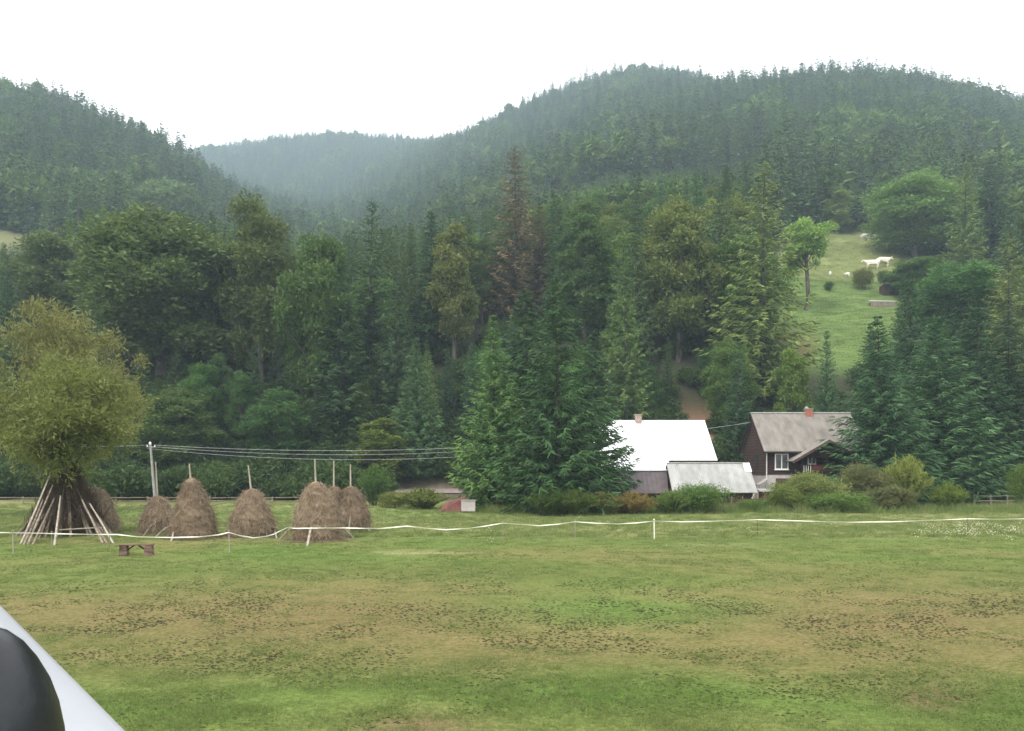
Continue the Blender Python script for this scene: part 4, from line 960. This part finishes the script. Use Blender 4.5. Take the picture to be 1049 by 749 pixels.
MB().slab([(x-2.6, y-.5, z+.95), (x+2.6, y-.5, z+.85), (x+2.6, y+.8, z+1.25), (x-2.6, y+.8, z+1.4)], .12).build('cover', M['concrete'], Pl)
for k_ in range(5): MB().box((x-2.4, y-.4+.22*k_, z-.4), (x+2.4, y-.22+.22*k_, z+.75)).build('plank', M['polegrey'], Pl)
# pale stones at the top of the meadow
for px_, D_ in [(885, 231), (891, 232), (893, 230.5)]:
    x, y, _ = at(px_, D_); z = tz(x, y); mb = MB(); mb.lathe([(.9, -.3), (1.1, .3), (.8, .9), (.3, 1.15), (.01, 1.2)], 9, (x, y, z), 1.2, .8)
    tag(mb.build('boulder', M['stone']), 'pale boulder at the top edge of the hillside meadow', 'boulder', 'pale boulders on the hillside meadow')

# small white cross glimpsed in the wood at left
x, y, _ = at(241, 104.5); z = zrow(320, 104.5)
# ------------------------------------------------------------------ field: tufts, dark flecks for shade, flowers
def tuft(n, h, spread, seed, w=.012):
    g = np.random.default_rng(seed); a = g.uniform(0, 6.28, n); r_ = g.random(n)**.6*spread
    P0 = np.stack([r_*np.cos(a), r_*np.sin(a), np.zeros(n)], 1); dd = unit(np.stack([np.cos(a)*.6, np.sin(a)*.6, np.ones(n)], 1)+g.normal(size=(n, 3))*.4)
    dd[:, 2] = np.abs(dd[:, 2]); return strips(P0, dd, h*g.uniform(.5, 1.2, n), np.full(n, w), .15), np.clip(g.normal(size=n)*.2+.5, 0, 1)
TU = [quadmesh('tuft%d' % i, *tuft(n, h, s, 200+i, w), M['blade']) for i, (n, h, s, w) in enumerate([(26, .06, .13, .010), (34, .09, .16, .012), (40, .05, .22, .010), (40, .20, .14, .014)])]
def field_pts(n, a, b, pw=1.0):
    Dq = a*(b/a)**(rng.random(n)**pw); q_ = rng.uniform(-40, 1090, n); x = (q_-CX)/F*Dq; return x, Dq, q_
x, y, q_ = field_pts(42000, 10.3, 60)
nn = np.array([mnoise.fractal(Vector((a_*.35, b_*.5, 2)), 1, 2, 3) for a_, b_ in zip(x, y)])
brown = np.clip(.95*blob(q_, y, 330, 19.5, 420, 4.6) + .8*blob(q_, y, 900, 19, 260, 6) + .4*np.exp(-((y-20)/6)**2), 0, 1)
k_ = rng.random(len(x)) < (1-.85*brown)*np.clip(.75+nn, .25, 1); x, y, nn = x[k_], y[k_], nn[k_]
s_ = rng.uniform(.5, 1.0, len(x))*(1+y/50); ix = np.where(rng.random(len(x)) < .04, 1, np.where(rng.random(len(x)) < .5, 0, 2))
o = scatter_stuff('grass', TU, np.stack([x, y, np.zeros(len(x))+.005], 1), np.stack([s_, s_, s_*.8], 1), rng.uniform(0, 6.28, len(x)), ix); tag(o, 'short trampled grass covering the field', 'grass', kind='stuff')
x, y, q_ = field_pts(5200, 42, 82)
s_ = rng.uniform(.5, 1.5, len(x)); o = scatter_stuff('long_grass', TU, np.stack([x, y, np.zeros(len(x))], 1), np.stack([s_*1.6, s_*1.6, s_], 1), rng.uniform(0, 6.28, len(x)), np.full(len(x), 3)); tag(o, 'longer yellow green grass beyond the tape', 'grass', kind='stuff')
x = []; 
for q in range(5200):
    a_ = rng.uniform(802, 918); b_ = rng.uniform(126, 232); c_q = at(a_, b_); x.append((c_q[0], c_q[1], tz(c_q[0], c_q[1])))
s_ = rng.uniform(2, 5, len(x)); o = scatter_stuff('hillside_grass', TU, x, np.stack([s_*1.5, s_*1.5, s_*.8], 1), rng.uniform(0, 6.28, len(x)), np.full(len(x), 2)); tag(o, 'rough grass on the hillside meadow', 'grass', kind='stuff')
x, y, q_ = field_pts(2600, 64, 71); k_ = (q_ > 495) & (rng.random(len(x)) < .35+.65*(y > 67)); x, y = x[k_], y[k_]
s_ = rng.uniform(1.5, 4.2, len(x)); o = scatter_stuff('field_edge_weeds', TU, np.stack([x, y, np.zeros(len(x))], 1), np.stack([s_, s_, s_], 1), rng.uniform(0, 6.28, len(x)), np.full(len(x), 3)); tag(o, 'rank grass and weeds along the field edge before the buildings', 'weeds', kind='stuff')
CL = []  # thin dark lumps that stand in for tuft and hoof-lip shadows
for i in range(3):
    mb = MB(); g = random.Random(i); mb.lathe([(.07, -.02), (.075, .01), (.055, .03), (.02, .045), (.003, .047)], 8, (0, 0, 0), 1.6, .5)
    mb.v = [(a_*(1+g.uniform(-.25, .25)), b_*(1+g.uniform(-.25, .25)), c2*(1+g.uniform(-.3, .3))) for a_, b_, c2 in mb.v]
    me = bpy.data.meshes.new('shade_fleck'); me.from_pydata(mb.v, [], mb.f); me.materials.append(M['soil_shade']); CL.append(me)
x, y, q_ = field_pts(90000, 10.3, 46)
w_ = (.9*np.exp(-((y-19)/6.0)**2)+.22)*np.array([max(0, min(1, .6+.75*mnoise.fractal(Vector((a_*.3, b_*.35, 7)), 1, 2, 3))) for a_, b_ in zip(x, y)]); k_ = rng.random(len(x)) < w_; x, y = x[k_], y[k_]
s_ = rng.uniform(.09, .27, len(x))*(.75+y/45); o = scatter_stuff('shade_flecks', CL, np.stack([x, y, np.zeros(len(x))], 1), np.stack([s_, s_, s_*.8], 1), rng.normal(0, .35, len(x)), rng.integers(0, 3, len(x))); tag(o, 'small dark flecks modelled as shade at tufts and hoof marks over the field', 'soil_shade', kind='stuff')
FM = mat('pale_flower_heads', (.62,.6,.42), .8, (.8,.78,.62), 5); g = np.random.default_rng(3)
fl, ft = tuft(7, .35, .12, 300, .012); mb = MB()
for v_ in fl[:4]: mb.lathe([(.004, -.02), (.022, 0), (.02, .015), (.003, .025)], 6, tuple((v_[2]+v_[3])/2))
FL = [quadmesh('flower_clump', fl, ft, M['blade'], mb, FM)]
x, y, q_ = field_pts(700, 36, 60); w_ = np.exp(-(((q_-1000)/75)**2+((y-45.5)/5)**2))*1.0+.05*(q_ > 380); k_ = rng.random(len(x)) < w_; x, y = x[k_], y[k_]
xa, ya, qa = field_pts(110, 42.5, 50); xa = (rng.normal(1000, 38, len(xa))-CX)/F*ya; x = np.concatenate([x, xa]); y = np.concatenate([y, ya])
s_ = rng.uniform(.5, 1.2, len(x)); o = scatter_stuff('wildflowers', FL, np.stack([x, y, np.zeros(len(x))], 1), np.stack([s_, s_, s_*.9], 1), rng.uniform(0, 6.28, len(x)), np.zeros(len(x))); tag(o, 'scattered pale flower heads near the right end of the tape', 'flowers', kind='stuff')

# ------------------------------------------------------------------ the photographer's camper below the camera
u = Vector((-.615, .788, 0)).normalized(); nrm = Vector((-u.y, u.x, 0))      # along, and towards the vehicle's far side
E0 = Vector((.46, 0, 0)); RZ = 3.05
V_ = thing('camper_van', tuple(E0), 'white camper bodywork with a black rounded plastic housing on it, at the bottom left corner', 'camper van')
def vp(a, b, z): q_ = E0 + u*a + nrm*b; return (q_.x, q_.y, z)
mb = MB(); Wd = 2.2; rows_ = []
arc = [(.0, .55), (.0, RZ-.02), (.003, RZ-.009), (.009, RZ-.003), (.018, RZ), (.05, RZ+.002), (.09, RZ+.002)]
sec = arc + [(Wd/2, RZ+.02)] + [(Wd-b_, z_) for b_, z_ in reversed(arc)]
AL = [-2.4, -2.35, 4.2, 4.25]
for a_ in AL:
    sh = .05 if a_ in (AL[0], AL[-1]) else 0
    rows_ += [vp(a_, min(max(b_, sh), Wd-sh), z_-(sh if z_ > 1 else -sh)) for b_, z_ in sec]
n = len(sec); fs = [(i*n+j, (i+1)*n+j, (i+1)*n+(j+1) % n, i*n+(j+1) % n) for i in range(3) for j in range(n)]+[tuple(range(n)), tuple(3*n+j for j in range(n))[::-1]]
mb.add(rows_, fs); body = mb.build('body', M['vanwhite'], V_, smooth=False)
for p_ in body.data.polygons: p_.use_smooth = len(p_.vertices) == 4
for a_ in (-1.4, 3.2):
    for b_ in (.13, Wd-.13):
        c_ = Vector(vp(a_, b_, .36)); mb = MB(); mb.tube([c_-nrm*.11, c_+nrm*.11], .36, 24); w_ = mb.build('wheel', M['rubber'], V_)
        MB().tube([c_-nrm*.115, c_+nrm*.115], .2, 16).build('rim', M['wire'], w_)
mb = MB(); mb.slab([vp(.5, -.006, 2.3), vp(1.8, -.006, 2.3), vp(1.8, -.004, 1.7), vp(.5, -.004, 1.7)], .004); mb.build('window', M['glass'], V_)
hx, hy = -.64, 1.0
mb = MB(); prof = [(.084, -.01), (.088, .04), (.087, .08), (.084, .12), (.078, .155), (.069, .185), (.056, .213), (.042, .235), (.026, .251), (.010, .259), (.001, .261)]
mb.lathe(prof, 40, (hx, hy, RZ), 1.0, 1.25); hs_ = mb.build('plastic_housing', M['blackplastic'], V_, smooth=True)
mb = MB(); mb.lathe([(.088, 0), (.096, .004), (.098, .012), (.094, .022), (.086, .026)], 40, (hx, hy, RZ+.06), 1.0, 1.25); mb.build('rim_band', M['blackplastic'], hs_, smooth=True)
mb = MB()
for a_, z_ in ((-.9, .16), (-1.1, .19), (-1.0, .10)):
    r_ = .001+np.interp(z_, [p_[1] for p_ in prof], [p_[0] for p_ in prof]); mb.box((hx+r_*math.cos(a_)-.005, hy+r_*1.25*math.sin(a_)-.004, RZ+z_-.002), (hx+r_*math.cos(a_)+.005, hy+r_*1.25*math.sin(a_)+.004, RZ+z_+.002))
mb.build('clip', M['blackplastic'], hs_)
